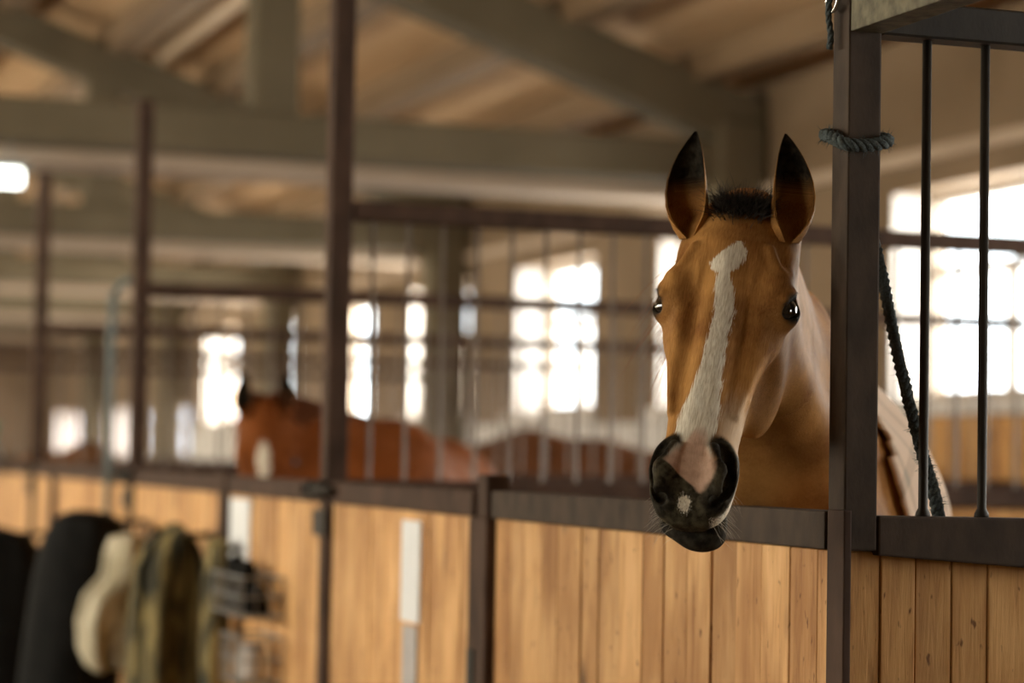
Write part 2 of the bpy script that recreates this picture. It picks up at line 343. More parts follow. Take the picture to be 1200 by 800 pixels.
sp = thing('gate_post', (2.0, 5.79, 0), 'short rusty post between the near board front and the door', 'post')
box('post_tube', XF-.012, XF+.050, 5.728, 5.862, 0, ZR0, MAT['steel_rust'], sp, .004)
box('post_top', XF-.012, XF+.050, 5.728, 5.800, ZR0, 1.30, MAT['steel_rust'], sp, .004)
box('latch_plate', XF-.018, XF-.012, 5.80, 5.85, .62, .86, MAT['steel_dark'], sp, .002)

def door(y0, y1, label, plate, mat):
    t = thing('stall_door', (1.99, (y0+y1)/2, 0), label, 'stall door', 'stall doors')
    box('rail', XF-.002, XF+.055, y0, y1, ZR0, ZR1-.002, MAT['steel_rust'], t, .004)
    c = ycuts(y0+.004, y1-.004, .14); front_planks(t, c, mat)
    if plate:
        pa, pb, z0, z1, zl = plate
        box('bright_slot_plate', XF+.002, XF+.009, pa, pb, z0, z1, MAT['plate'], t, .002)  # pale plates stand in for a slot open to the bright wall beyond
        box('lower_slot_plate', XF+.003, XF+.009, pa+.02, pb-.02, zl, z0-.01, MAT['plate_grey'], t, .002)
    box('bottom_rail', XF-.002, XF+.055, y0, y1, 0, .06, MAT['steel_rust'], t, .004)
    return t
door(5.868, 7.272, 'board stall door with a pale upright plate put in for a bright slot, right of the tall post', (6.33, 6.50, .885, 1.165, .60), MAT['plank'])

def tall_post(y, label, hw=.036, hard=True):
    t = thing('tall_post', (2.0, y, 0), label, 'post', 'tall stall posts')
    box('post_tube', XF-.004, XF+.066, y-hw, y+hw, 0, 2.90, MAT['steel_rust'], t, .004)
    if hard:
        for s_ in (-1, 1):
            bb = box('bolt_bracket', XF-.045, XF-.004, y+s_*.055-.022, y+s_*.055+.022, 1.205, 1.262, MAT['steel_dark'], t, .005)
            mesh_obj('bolt', *tube_geo([(XF-.05, y+s_*.055, 1.232), (XF-.02, y+s_*.16, 1.232)], .014, 8), MAT['steel_dark'], bb)
        box('hinge', XF-.02, XF-.004, y-.075, y+.06, 1.09, 1.17, MAT['steel_dark'], t, .004)
    return t
tall_post(7.34, 'tall brown steel post with bolts, left of the near board door')
tall_post(10.66, 'tall dark steel post behind the hanging gear')
tall_post(13.65, 'thin tall steel post at the far left')
tall_post(17.0, 'tall steel post beyond the far left one', hard=False); tall_post(20.3, 'farthest tall steel post of the row', hard=False)

def front(y0, y1, label, mat, split=None):
    t = thing('stall_front', (1.99, (y0+y1)/2, 0), label, 'stall front', 'stall fronts')
    box('rail', XF-.002, XF+.055, y0, y1, ZR0, ZR1, MAT['steel_rust'], t, .004)
    front_planks(t, ycuts(y0+.002, y1-.002, .13), mat)
    return t
door(7.408, 8.70, 'board stall door with wire baskets and a pale plate put in for a bright slot', (8.36, 8.66, .955, 1.178, .80), MAT['plank'])
g2 = thing('gate_post', (2.0, 8.75, 0), 'short rusty post between the wire baskets and the olive cloth', 'post'); box('post_tube', XF-.012, XF+.05, 8.705, 8.80, 0, 1.27, MAT['steel_rust'], g2, .004)
front(8.805, 10.592, 'board stall front behind the olive cloth', MAT['plank'])
front(10.728, 12.82, 'board stall front behind the black gear', MAT['plank'])
g3 = thing('gate_post', (2.0, 12.87, 0), 'short rusty post left of the black gear', 'post'); box('post_tube', XF-.012, XF+.05, 12.825, 12.915, 0, 1.27, MAT['steel_rust'], g3, .004)
front(12.92, 13.58, 'narrow board stall front at the far left', MAT['plank']); front(13.72, 16.93, 'board stall front at the left edge', MAT['plank']); front(17.07, 20.23, 'farthest board stall front beyond the left edge', MAT['plank'])

BARMESH = {}
def partition(y, x1, label, pitch_, x_first, bar_r, top=(2.078, 2.140), mat_rail='steel_rust', mat_bar='bar_far', plank='plank_dark', first=False):
    t = thing('stall_partition', (XF+.07, y, 0), label, 'partition', 'barred stall partitions')
    xa = XF+.072
    box('top_rail', xa, x1, y-.03, y+.03, top[0], top[1], MAT['steel_dark' if first else mat_rail], t, .004)
    if first:   # lower edge dropped to take in the shadow on the planks under it
        v, f = hexa([(xa, 3.824, 1.184), (2.36, 3.820, 1.161), (2.36, 3.886, 1.161), (xa, 3.886, 1.184), (xa, 3.824, 1.254), (2.36, 3.820, 1.252), (2.36, 3.886, 1.252), (xa, 3.886, 1.254)])
        v2, f2 = hexa([(2.36, 3.820, 1.161), (x1, 3.82, 1.161), (x1, 3.886, 1.161), (2.36, 3.886, 1.161), (2.36, 3.820, 1.252), (x1, 3.82, 1.252), (x1, 3.886, 1.252), (2.36, 3.886, 1.252)])
        mesh_obj('rail', *join_geo([bevel_geo(v, f, .004, 2), bevel_geo(v2, f2, .004, 2)]), MAT['steel'], t)
    else:
        box('rail', xa, x1, y-.03, y+.03, ZR0+.005, ZR1+.005, MAT[mat_rail], t, .004)
    z0, z1 = (1.250, top[0]+.004)
    key = (bar_r, z1, mat_bar)
    if key not in BARMESH:
        v, f = tube_geo([(0, 0, z0), (0, 0, z0+.010), (0, 0, z0+.018), (0, 0, z1)], [bar_r*1.7, bar_r*1.5, bar_r, bar_r], 10)
        me = bpy.data.meshes.new('bar'); me.from_pydata([tuple(p) for p in v], [], f); me.polygons.foreach_set('use_smooth', [len(q) == 4 for q in f]); me.materials.append(MAT[mat_bar]); BARMESH[key] = me
    x = x_first
    while x < x1-.04:
        o = bpy.data.objects.new('bar', BARMESH[key]); link(o, t); o.location = (x - (XF+.07), 0, 0); x += pitch_
    # boards below
    c, xx = [], xa
    if first: c = [XF+.026, 2.053, 2.123, 2.197, 2.270, 2.40]; xx = 2.40
    else: c = [xa]
    while c[-1] < x1-.2: c.append(c[-1] + random.uniform(.11, .15))
    c.append(x1)
    for a, b in zip(c[:-1], c[1:]):
        j = random.uniform(-.002, .002)
        box('plank', a+.001, b-.001, y-.012+j, y+.018+j, .04, 1.190, MAT[plank], t, .0018)
    return t
partition(3.857, 6.50, 'near barred partition with dark top rail, right of the corner post', .120, 2.143, .0085, (2.112, 2.176), mat_bar='steel_dark', first=True, plank='plank_dark')
partition(7.34, 6.50, 'barred partition with dark top rail behind the near horse', .1165, 2.109, .0065, mat_bar='bar_far')
partition(10.66, 6.50, 'barred partition right of the tall dark post, behind the chestnut horse', .12, 2.12, .006, (2.028, 2.088))
partition(13.65, 6.50, 'barred partition starting at the thin post at the far left', .12, 2.12, .006, (1.985, 2.05))
partition(17.0, 6.50, 'barred partition beyond the far left post', .12, 2.12, .006, (1.985, 2.05))
partition(20.3, 6.50, 'farthest barred partition deep in the barn', .12, 2.12, .006, (1.985, 2.05))

# teal pipe bent over at the top
tp = mesh_obj('bent_pipe', *tube_geo(spline([(1.93, 11.0, .0), (1.93, 11.0, 1.2), (1.93, 11.0, 1.96), (1.935, 10.96, 2.05), (1.945, 10.86, 2.09), (1.95, 10.72, 2.10)], 6), .016, 8), MAT['teal'], None, True, loc=(1.93, 11.0, 0))
tag(tp, 'thin teal pipe bent over at its top beside the dark post', 'pipe')

# ---------------------------------------------------------------- ropes
def rope_geo(path, r, twist=140, n=3):
    """laid rope: three strands twisted round the path"""
    path = [Vector(p) for p in path]; L = [0]
    for a, b in zip(path[:-1], path[1:]): L.append(L[-1] + (b-a).length)
    P = []; ref = None; fr = []
    for i, p in enumerate(path):
        t = (path[min(i+1, len(path)-1)] - path[max(i-1, 0)]).normalized()
        if ref is None: ref = t.orthogonal().normalized()
        ref = (ref - t*ref.dot(t)).normalized(); fr.append((ref.copy(), t.cross(ref)))
    for k in range(n):
        pts = [p + (fr[i][0]*math.cos(L[i]*twist+2*math.pi*k/n) + fr[i][1]*math.sin(L[i]*twist+2*math.pi*k/n))*r*.48 for i, p in enumerate(path)]
        P.append(tube_geo(pts, r*.58, 7))
    return join_geo(P)
def fuzz_geo(path, r, count, ln_=.012):
    P = []
    path = [Vector(p) for p in path]
    for _ in range(count):
        i = random.randrange(len(path)-1); p = path[i].lerp(path[i+1], random.random()); t = (path[i+1]-path[i]).normalized()
        d = Vector((random.gauss(0, 1), random.gauss(0, 1), random.gauss(0, 1))); d = (d - t*d.dot(t)).normalized()
        q = p + d*r*.9; e = q + d*ln_*random.uniform(.3, 1) + t*random.uniform(-.5, .5)*ln_
        P.append(tube_geo([q, e], [.0005, .0002], 3, False))
    return join_geo(P)
xl, xh, yl, yh = XF-.008, XF+.083, 3.814, 3.902
loop = [(XF-.014, 3.865, 1.930), (XF-.013, 3.835, 1.918), (XF-.004, 3.812, 1.908), (XF+.03, 3.811, 1.908), (XF+.065, 3.812, 1.914), (XF+.083, 3.826, 1.922), (XF+.084, 3.86, 1.93), (XF+.07, 3.902, 1.935), (XF+.03, 3.905, 1.937), (XF-.003, 3.90, 1.935), (XF-.014, 3.865, 1.930)]
loop = spline(loop, 8); ro = thing('rope_loop', (2.0, 3.86, 1.9), 'blue-grey rope loop tied round the corner post', 'rope')
mesh_obj('rope', *rope_geo(loop, .012), MAT['rope'], ro, True); mesh_obj('fibres', *fuzz_geo(loop, .012, 260), MAT['rope'], ro)
diag = spline([(2.02, 3.906, 1.935), (2.047, 3.918, 1.83), (2.085, 3.918, 1.70), (2.125, 3.905, 1.51), (2.160, 3.888, 1.36), (2.186, 3.885, 1.275), (2.205, 3.90, 1.18), (2.21, 3.905, .95)], 14)
ro = thing('tether_rope', (2.1, 3.9, 1.2), 'dark fuzzy tether rope slanting down behind the near bars', 'rope')
mesh_obj('rope', *rope_geo(diag, .0125), MAT['rope'], ro, True); mesh_obj('fibres', *fuzz_geo(diag, .0125, 420), MAT['rope'], ro)
top = spline([(XF-.014, 3.86, 2.195), (XF-.012, 3.83, 2.185), (XF+.0, 3.812, 2.20), (XF+.03, 3.810, 2.215), (XF+.075, 3.815, 2.225), (XF+.085, 3.86, 2.225), (XF+.04, 3.905, 2.215), (XF-.005, 3.90, 2.205), (XF-.014, 3.86, 2.195)], 8)
ro = thing('rope_knot', (2.0, 3.86, 2.18), 'dark rope with a bright ring tied high on the corner post', 'rope')
mesh_obj('rope', *rope_geo(top, .014), MAT['rope'], ro, True)
mesh_obj('ring', *tube_geo([(XF-.012 + .0*k, 3.862 + .021*math.cos(k*math.pi/10), 2.172 + .021*math.sin(k*math.pi/10)) for k in range(21)], .0035, 8, False), MAT['ring'], ro, True)
tail_ = spline([(XF-.013, 3.866, 2.19), (XF-.016, 3.868, 2.15), (XF-.012, 3.866, 2.11), (XF-.014, 3.867, 2.085)], 6)
mesh_obj('rope_end', *rope_geo(tail_, .006), MAT['rope'], ro, True)
# ================================================================ HORSES (one continuous skin grown from a distance field)
A = np.array
def smin(a, b, k):
    h = np.maximum(k - np.abs(a-b), 0)/k; return np.minimum(a, b) - h*h*k*.25
def smax(a, b, k): return -smin(-a, -b, k)
def d_cone(P, a, b, ra, rb):
    a = A(a, np.float32); b = A(b, np.float32); ba = b-a; t = np.clip((P-a) @ ba/(ba @ ba), 0, 1)
    return np.linalg.norm(P - a - t[:, None]*ba, axis=1) - (ra + (rb-ra)*t)
def d_ell(P, c, r, R=None):
    q = P - A(c, np.float32)
    if R is not None: q = q @ R.T
    r = A(r, np.float32); k0 = np.linalg.norm(q/r, axis=1); k1 = np.linalg.norm(q/(r*r), axis=1)
    return k0*(k0-1)/np.maximum(k1, 1e-6)
def cub(xs, ys, xq):
    """natural cubic spline"""
    xs = A(xs, float); ys = A(ys, float); n = len(xs); h = np.diff(xs); Mx = np.zeros((n, n)); r = np.zeros(n); Mx[0, 0] = Mx[-1, -1] = 1
    for i in range(1, n-1):
        Mx[i, i-1] = h[i-1]; Mx[i, i] = 2*(h[i-1]+h[i]); Mx[i, i+1] = h[i]; r[i] = 6*((ys[i+1]-ys[i])/h[i] - (ys[i]-ys[i-1])/h[i-1])
    m = np.linalg.solve(Mx, r); i = np.clip(np.searchsorted(xs, xq)-1, 0, n-2); a = xs[i+1]-xq; b = xq-xs[i]; hi = h[i]
    return (m[i]*a**3 + m[i+1]*b**3)/(6*hi) + (ys[i]/hi - m[i]*hi/6)*a + (ys[i+1]/hi - m[i+1]*hi/6)*b
#        s     f_top  f_mid  f_bot   half-width
HEAD = [(-.08, -.035, -.095, -.150, .060), (-.03, -.012, -.085, -.165, .076), (.02, .008, -.075, -.190, .092), (.07, .021, -.068, -.225, .105), (.12, .027, -.064, -.255, .111), (.18, .025, -.062, -.274, .109), (.24, .019, -.064, -.270, .101),
        (.30, .012, -.062, -.236, .090), (.36, .007, -.058, -.192, .079), (.42, .003, -.056, -.160, .069), (.48, .000, -.053, -.142, .063), (.53, -.003, -.053, -.128, .061), (.568, -.014, -.058, -.115, .056), (.598, -.032, -.066, -.104, .045), (.624, -.062, -.076, -.090, .020)]
_h = A(HEAD); SQ = np.linspace(-.08, .624, 240); TB = [cub(_h[:, 0], _h[:, i], SQ) for i in range(1, 5)]
EYE = A((.190, .099, -.038)); EYE_D = A((.02, .86, .50)); EYE_D = EYE_D/np.linalg.norm(EYE_D)
EYE_1 = A((.80, -.22, .40)); EYE_1 = EYE_1 - EYE_D*(EYE_1 @ EYE_D); EYE_1 /= np.linalg.norm(EYE_1); EYE_2 = np.cross(EYE_D, EYE_1)
NOS = ((.500, .046, .006), (.530, .060, -.006), (.570, .060, -.022), (.600, .046, -.030))
def d_head(q, detail=True):
    """q = (s along the head from poll to muzzle, w to the side, f out of the face)"""
    s, f = q[:, 0], q[:, 2]; w = np.abs(q[:, 1]); wq = np.stack([s, w, f], 1).astype(np.float32)
    ft, fm, fb, W = [np.interp(s, SQ, t) for t in TB]
    upm = f > fm; hh = np.where(upm, ft-fm, fm-fb); p = np.where(upm, 2.35, 2.0)
    # jaw half narrows under the cheek
    r = (np.abs(w/W)**p + np.abs((f-fm)/hh)**p)**(1/p); d = (r-1)*np.minimum(W, hh)*.95
    d = np.maximum(d, np.maximum(s-.624, -.08-s))
    d = smin(d, d_ell(wq, (.222, .054, -.165), (.142, .044, .108)), .03)                  # cheek
    d = smin(d, d_cone(wq, (.235, .090, -.056), (.38, .066, -.052), .015, .012), .024)    # facial crest
    d = smin(d, d_ell(wq, (.150, .094, -.018), (.052, .020, .026)), .03)                 # brow
    d = smax(d, -d_ell(wq, (.085, .098, .012), (.045, .022, .030)), .03)                 # hollow above the eye
    d = smax(d, -d_ell(wq, (.370, .100, -.105), (.085, .034, .050)), .05)                # hollow before the cheek
    d = smax(d, -d_ell(wq, (.320, .049, .020), (.140, .018, .034)), .026)                 # beside the nasal bone
    d = smax(d, -d_ell(wq, (.150, .050, .042), (.065, .030, .022)), .03)                 # forehead hollow
    d = smin(d, d_cone(wq, (.055, .066, -.058), (-.020, .082, -.062), .040, .028), .03)  # root of the ear
    if not detail: return d
    # eye: lids bulging over the ball, almond opening
    d = smin(d, d_ell(wq, EYE, (.0360, .0360, .0360)), .018)
    Rm = A((EYE_1, EYE_D, EYE_2), np.float32)
    d = smax(d, -d_ell(wq, EYE+EYE_D*.029, (.0300, .024, .0165), Rm), .005)
    d = smin(d, d_cone(wq, EYE + EYE_D*.026 - EYE_2*.021 - EYE_1*.024, EYE + EYE_D*.029 - EYE_2*.023 + EYE_1*.012, .005, .005), .010)
    d = smin(d, d_cone(wq, (.085, .070, .002), (.168, .110, -.020), .009, .010), .014)      # fold over the eye
    # veins and bone lines
    d = smin(d, d_cone(wq, (.27, .082, -.035), (.43, .058, -.020), .005, .004), .014)
    d = smin(d, d_cone(wq, (.36, .058, -.080), (.45, .052, -.060), .007, .006), .012)
    # nostril wings
    d = smin(d, d_ell(wq, (.548, .052, -.028), (.055, .025, .038)), .025)
    d = smin(d, d_ell(wq, (.590, .034, -.055), (.030, .027, .026)), .025)
    # cavities: a comma from the top, round the wing, to the inner lower corner
    c = d_cone(wq, NOS[0], NOS[1], .007, .013)
    c = smin(c, d_cone(wq, NOS[1], NOS[2], .013, .018), .01)
    c = smin(c, d_cone(wq, NOS[2], NOS[3], .018, .010), .01)
    c = smin(c, d_cone(wq, (.560, .052, -.026), (.51, .026, -.040), .015, .009), .01)
    d = smax(d, -c, .007)
    d = smin(d, d_cone(wq, (.512, .034, .004), (.558, .040, -.006), .008, .010), .010)   # inner flap
    # lips
    d = smin(d, d_ell(wq, (.598, .0, -.066), (.032, .053, .030)), .02)
    lo = d_ell(q, (.588, -.006, -.122), (.042, .060, .019))
    lo = smin(lo, d_ell(q, (.614, .014, -.128), (.027, .038, .017)), .02)
    lo = smin(lo, d_ell(q, (.545, 0, -.126), (.05, .036, .022)), .03)
    d = smin(d, lo, .012)
    sl = d_cone(wq, (.49, .060, -.098), (.56, .060, -.101), .0035, .0045)
    sl = np.minimum(sl, d_ell(q, (.628, .008, -.1020), (.042, .052, .0055)))
    d = smax(d, -sl, .006)
    return d

class Horse:
    def __init__(s, wx, wy, head, hf, sc=1.0, detail=False, neck_bend=(0, 0)):
        """withers over (wx, wy); head = heading angle of the body; hf = (origin, s, w, f) head frame"""
        s.o = A((wx, wy, 0.)); c, n = math.cos(head), math.sin(head); s.fx = A((c, n, 0)); s.fy = A((-n, c, 0)); s.sc = sc; s.hf = [A(v, float) for v in hf]; s.detail = detail; s.nb = neck_bend
    def body_pt(s, p): return s.o + (s.fx*p[0] + s.fy*p[1] + A((0, 0, p[2])))*s.sc
    def head_pt(s, q): o, a, b, c = s.hf; k = s.sc if not s.detail else 1; return o + (a*q[0] + b*q[1] + c*q[2])*k
    def to_body(s, P): v = (P - s.o)/s.sc; return np.stack([v @ s.fx, v @ s.fy, v[:, 2]], 1).astype(np.float32)
    def to_head(s, P): o, a, b, c = s.hf; k = s.sc if not s.detail else 1; v = (P-o)/k; return np.stack([v @ a, v @ b, v @ c], 1).astype(np.float32)
    def body(s, P):
        b = s.to_body(P); m = b.copy(); m[:, 1] = np.abs(m[:, 1])
        d = d_ell(b, (-.46, 0, 1.10), (.68, .300, .315))
        d = smin(d, d_ell(b, (.08, 0, 1.09), (.36, .235, .30)), .12)
        d = smin(d, d_ell(m, (.06, .14, 1.08), (.20, .12, .30)), .10)
        d = smin(d, d_ell(b, (-1.05, 0, 1.15), (.36, .27, .30)), .12)
        d = smin(d, d_ell(m, (-1.10, .12, 1.02), (.28, .17, .30)), .10)
        d = smin(d, d_cone(b, (.02, 0, 1.385), (-.40, 0, 1.335), .085, .10), .14)
        for a, c, ra, rc in (((.13, .16, .98), (.10, .15, .52), .105, .050), ((.10, .15, .52), (.10, .15, .15), .047, .034), ((.10, .15, .16), (.15, .15, .06), .040, .042), ((.15, .15, .06), (.16, .15, .03), .052, .060),
                             ((-1.10, .16, 1.0), (-.98, .18, .80), .19, .13), ((-.98, .18, .80), (-1.26, .16, .53), .115, .055), ((-1.26, .16, .53), (-1.20, .16, .16), .050, .037), ((-1.20, .16, .16), (-1.15, .16, .06), .042, .044), ((-1.15, .16, .06), (-1.14, .16, .03), .052, .060)):
            d = smin(d, d_cone(m, a, c, ra, rc), .04)
        d = smax(d, -b[:, 2], .01)
        return d*s.sc
    def neck(s, P):
        n1, n2 = s.nb; d = None
        for h, bm_, bb, r0_, r1_, r2_ in (((-.02, 0, -.055), None, (.02, 0, 1.36), .052, .070, .10), ((.05, 0, -.12), None, (.20, 0, 1.20), .080, .115, .185), ((.13, 0, -.17), None, (.33, 0, 1.04), .070, .105, .165)):
            a = s.head_pt(h); c = s.body_pt(bb); mid = (a*.5 + c*.5) + s.fy*n1 + A((0, 0, n2))
            for (u, v, ru, rv) in ((a, mid, r0_, r1_), (mid, c, r1_, r2_)):
                e = d_cone(P, u, v, ru*s.sc, rv*s.sc); d = e if d is None else smin(d, e, .10)
        for sg in (-1, 1):      # muscle ridge from the jaw to the chest
            a = s.head_pt((.17, sg*.055, -.20)); c = s.body_pt((.36, sg*.12, 1.06)); d = smin(d, d_cone(P, a, c, .026*s.sc, .055*s.sc), .10)
        return d
    def __call__(s, P):
        P = P.astype(np.float32); d = smin(s.body(P), s.neck(P), .16)
        h = s.to_head(P); k = s.sc if not s.detail else 1; near = (np.abs(h[:, 0]-.28) < .50) & (np.abs(h[:, 1]) < .24) & (h[:, 2] > -.42) & (h[:, 2] < .16)
        if near.any():
            d[near] = smin(d[near], d_head(h[near], s.detail)*k, .05 if not s.detail else .035)
        return d

def surface_nets(fn, xs, ys, zs):
    nx, ny, nz = len(xs), len(ys), len(zs); D = np.empty((nx, ny, nz), np.float32); Yg, Zg = np.meshgrid(ys, zs, indexing='ij'); yz = np.stack([Yg.ravel(), Zg.ravel()], 1)
    step = max(1, 400000//(ny*nz))
    for i in range(0, nx, step):
        xi = xs[i:i+step]; P = np.empty((len(xi), ny*nz, 3), np.float32); P[:, :, 0] = xi[:, None]; P[:, :, 1:] = yz[None]
        D[i:i+step] = fn(P.reshape(-1, 3)).reshape(len(xi), ny, nz)
    S = D < 0; G = [A(xs), A(ys), A(zs)]
    cnt = np.zeros((nx-1, ny-1, nz-1), np.int8); acc = np.zeros((nx-1, ny-1, nz-1, 3), np.float32); quads = []
    sl = lambda ax, a: tuple(slice(a, None if a else -1) if k == ax else slice(None) for k in range(3))
    edges = []
    for ax in range(3):
        d0, d1 = D[sl(ax, 0)], D[sl(ax, 1)]; ch = (S[sl(ax, 0)] != S[sl(ax, 1)]); ii = np.argwhere(ch)
        a0 = d0[ch]; a1 = d1[ch]; t = a0/(a0-a1); pos = np.stack([G[k][ii[:, k]] for k in range(3)], 1).astype(np.float32)
        pos[:, ax] += t*(G[ax][ii[:, ax]+1] - G[ax][ii[:, ax]]); o1, o2 = [(1, 2), (2, 0), (0, 1)][ax]
        inner = (ii[:, o1] > 0) & (ii[:, o2] > 0) & (ii[:, o1] < D.shape[o1]-1) & (ii[:, o2] < D.shape[o2]-1); ii, pos = ii[inner], pos[inner]; sg = a0[inner] < 0
        cells = []
        for da, db in ((1, 1), (0, 1), (0, 0), (1, 0)):
            c = ii.copy(); c[:, o1] -= da; c[:, o2] -= db; cells.append(c)
            np.add.at(acc, tuple(c.T), pos); np.add.at(cnt, tuple(c.T), 1)
        edges.append((cells, sg))
    idx = -np.ones(cnt.shape, np.int64); m = cnt > 0; idx[m] = np.arange(m.sum()); V = acc[m]/cnt[m][:, None]
    for cells, sg in edges:
        q = np.stack([idx[tuple(c.T)] for c in cells], 1); q[~sg] = q[~sg][:, ::-1]; quads.append(q)
    return V, np.concatenate(quads)
def project(fn, V, it=2, lim=.01, e=.0015):
    V = V.copy()
    for _ in range(it):
        d = fn(V); g = np.empty_like(V)
        for k in range(3):
            o = np.zeros(3, np.float32); o[k] = e; g[:, k] = (fn(V+o) - fn(V-o))/(2*e)
        g2 = (g*g).sum(1); stp = np.clip(d/np.maximum(g2, .05), -lim, lim); V = V - g*stp[:, None]
    return V
def axis(lo, hi, fine_lo, fine_hi, fine, coarse):
    out = list(np.arange(fine_lo, fine_hi+fine*.5, fine)); st = fine
    x = out[0]
    while x > lo: st = min(st*1.35, coarse); x -= st; out.insert(0, x)
    x = out[-1]; st = fine
    while x < hi: st = min(st*1.35, coarse); x += st; out.append(x)
    return A(out)
def np_mesh(name, V, Q, mats, smooth=True):
    me = bpy.data.meshes.new(name); V = np.asarray(V, np.float32)
    me.from_pydata(V.tolist(), [], [tuple(int(i) for i in q) for q in Q]); me.update()
    if smooth: me.polygons.foreach_set('use_smooth', [True]*len(me.polygons))
    for m_ in mats: me.materials.append(m_)
    return me
def subdivide_region(V, Q, sel, cuts=1):
    bm = bmesh.new(); vv = [bm.verts.new(tuple(map(float, p))) for p in V]
    for q in Q:
        try: bm.faces.new([vv[i] for i in q])
        except ValueError: pass
    bm.verts.ensure_lookup_table(); es = [e for e in bm.edges if sel[e.verts[0].index] and sel[e.verts[1].index]] if not bm.verts.index_update() else []
    bmesh.ops.subdivide_edges(bm, edges=es, cuts=cuts, use_grid_fill=True); bm.verts.index_update()
    V2 = A([tuple(p.co) for p in bm.verts], np.float32); Q2 = [tuple(p.index for p in q.verts) for q in bm.faces]; bm.free(); return V2, Q2

# ---- ears: cupped leaves of real thickness
def ear_geo(base, axis_, front, side, L=.165, curve=.012, cup=1.0, wid=1.0):
    """side points outward from the head"""
    base, ax, fr, sd = [A(v, float) for v in (base, axis_, front, side)]; ax /= np.linalg.norm(ax); fr = fr - ax*(fr @ ax); fr /= np.linalg.norm(fr); sd = sd - ax*(sd @ ax) - fr*(sd @ fr); sd /= np.linalg.norm(sd)
    T = [0, .1, .2, .32, .45, .58, .70, .80, .88, .94, 1.0]; HW = [.023, .029, .0335, .036, .0355, .0325, .0272, .0215, .0150, .0092, .002]; DP = [.030, .034, .035, .034, .031, .027, .022, .017, .012, .008, .002]; OP = [2.9, 2.5, 2.15, 1.95, 1.80, 1.70, 1.6, 1.55, 1.5, 1.5, 1.5]
    n = 15; V = []; inner = []
    for layer in (0, 1):
        for i, t in enumerate(T):
            c = base + ax*t*L + sd*(.010*math.sin(t*math.pi) - curve*t*t) ; th = .0042*(1-.75*t) if layer else 0
            for k in range(n):
                a = -OP[i] + 2*OP[i]*k/(n-1); hw = HW[i]*wid; V.append(c + sd*math.sin(a)*(hw-th) - fr*(math.cos(a)*(DP[i]-th) - DP[i]*.25)*cup); inner.append(layer)
    m_ = len(T); Q = []
    for layer in (0, 1):
        for i in range(m_-1):
            for k in range(n-1):
                a = layer*m_*n + i*n + k; q = (a, a+1, a+n+1, a+n); Q.append(q if layer else q[::-1])
    o = m_*n
    for i in range(m_-1):
        for k in (0, n-1): Q.append((i*n+k, (i+1)*n+k, o+(i+1)*n+k, o+i*n+k) if k == 0 else (i*n+k, o+i*n+k, o+(i+1)*n+k, (i+1)*n+k))
    for k in range(n-1): Q.append(((m_-1)*n+k, (m_-1)*n+k+1, o+(m_-1)*n+k+1, o+(m_-1)*n+k))
    return A(V), Q, A(inner)

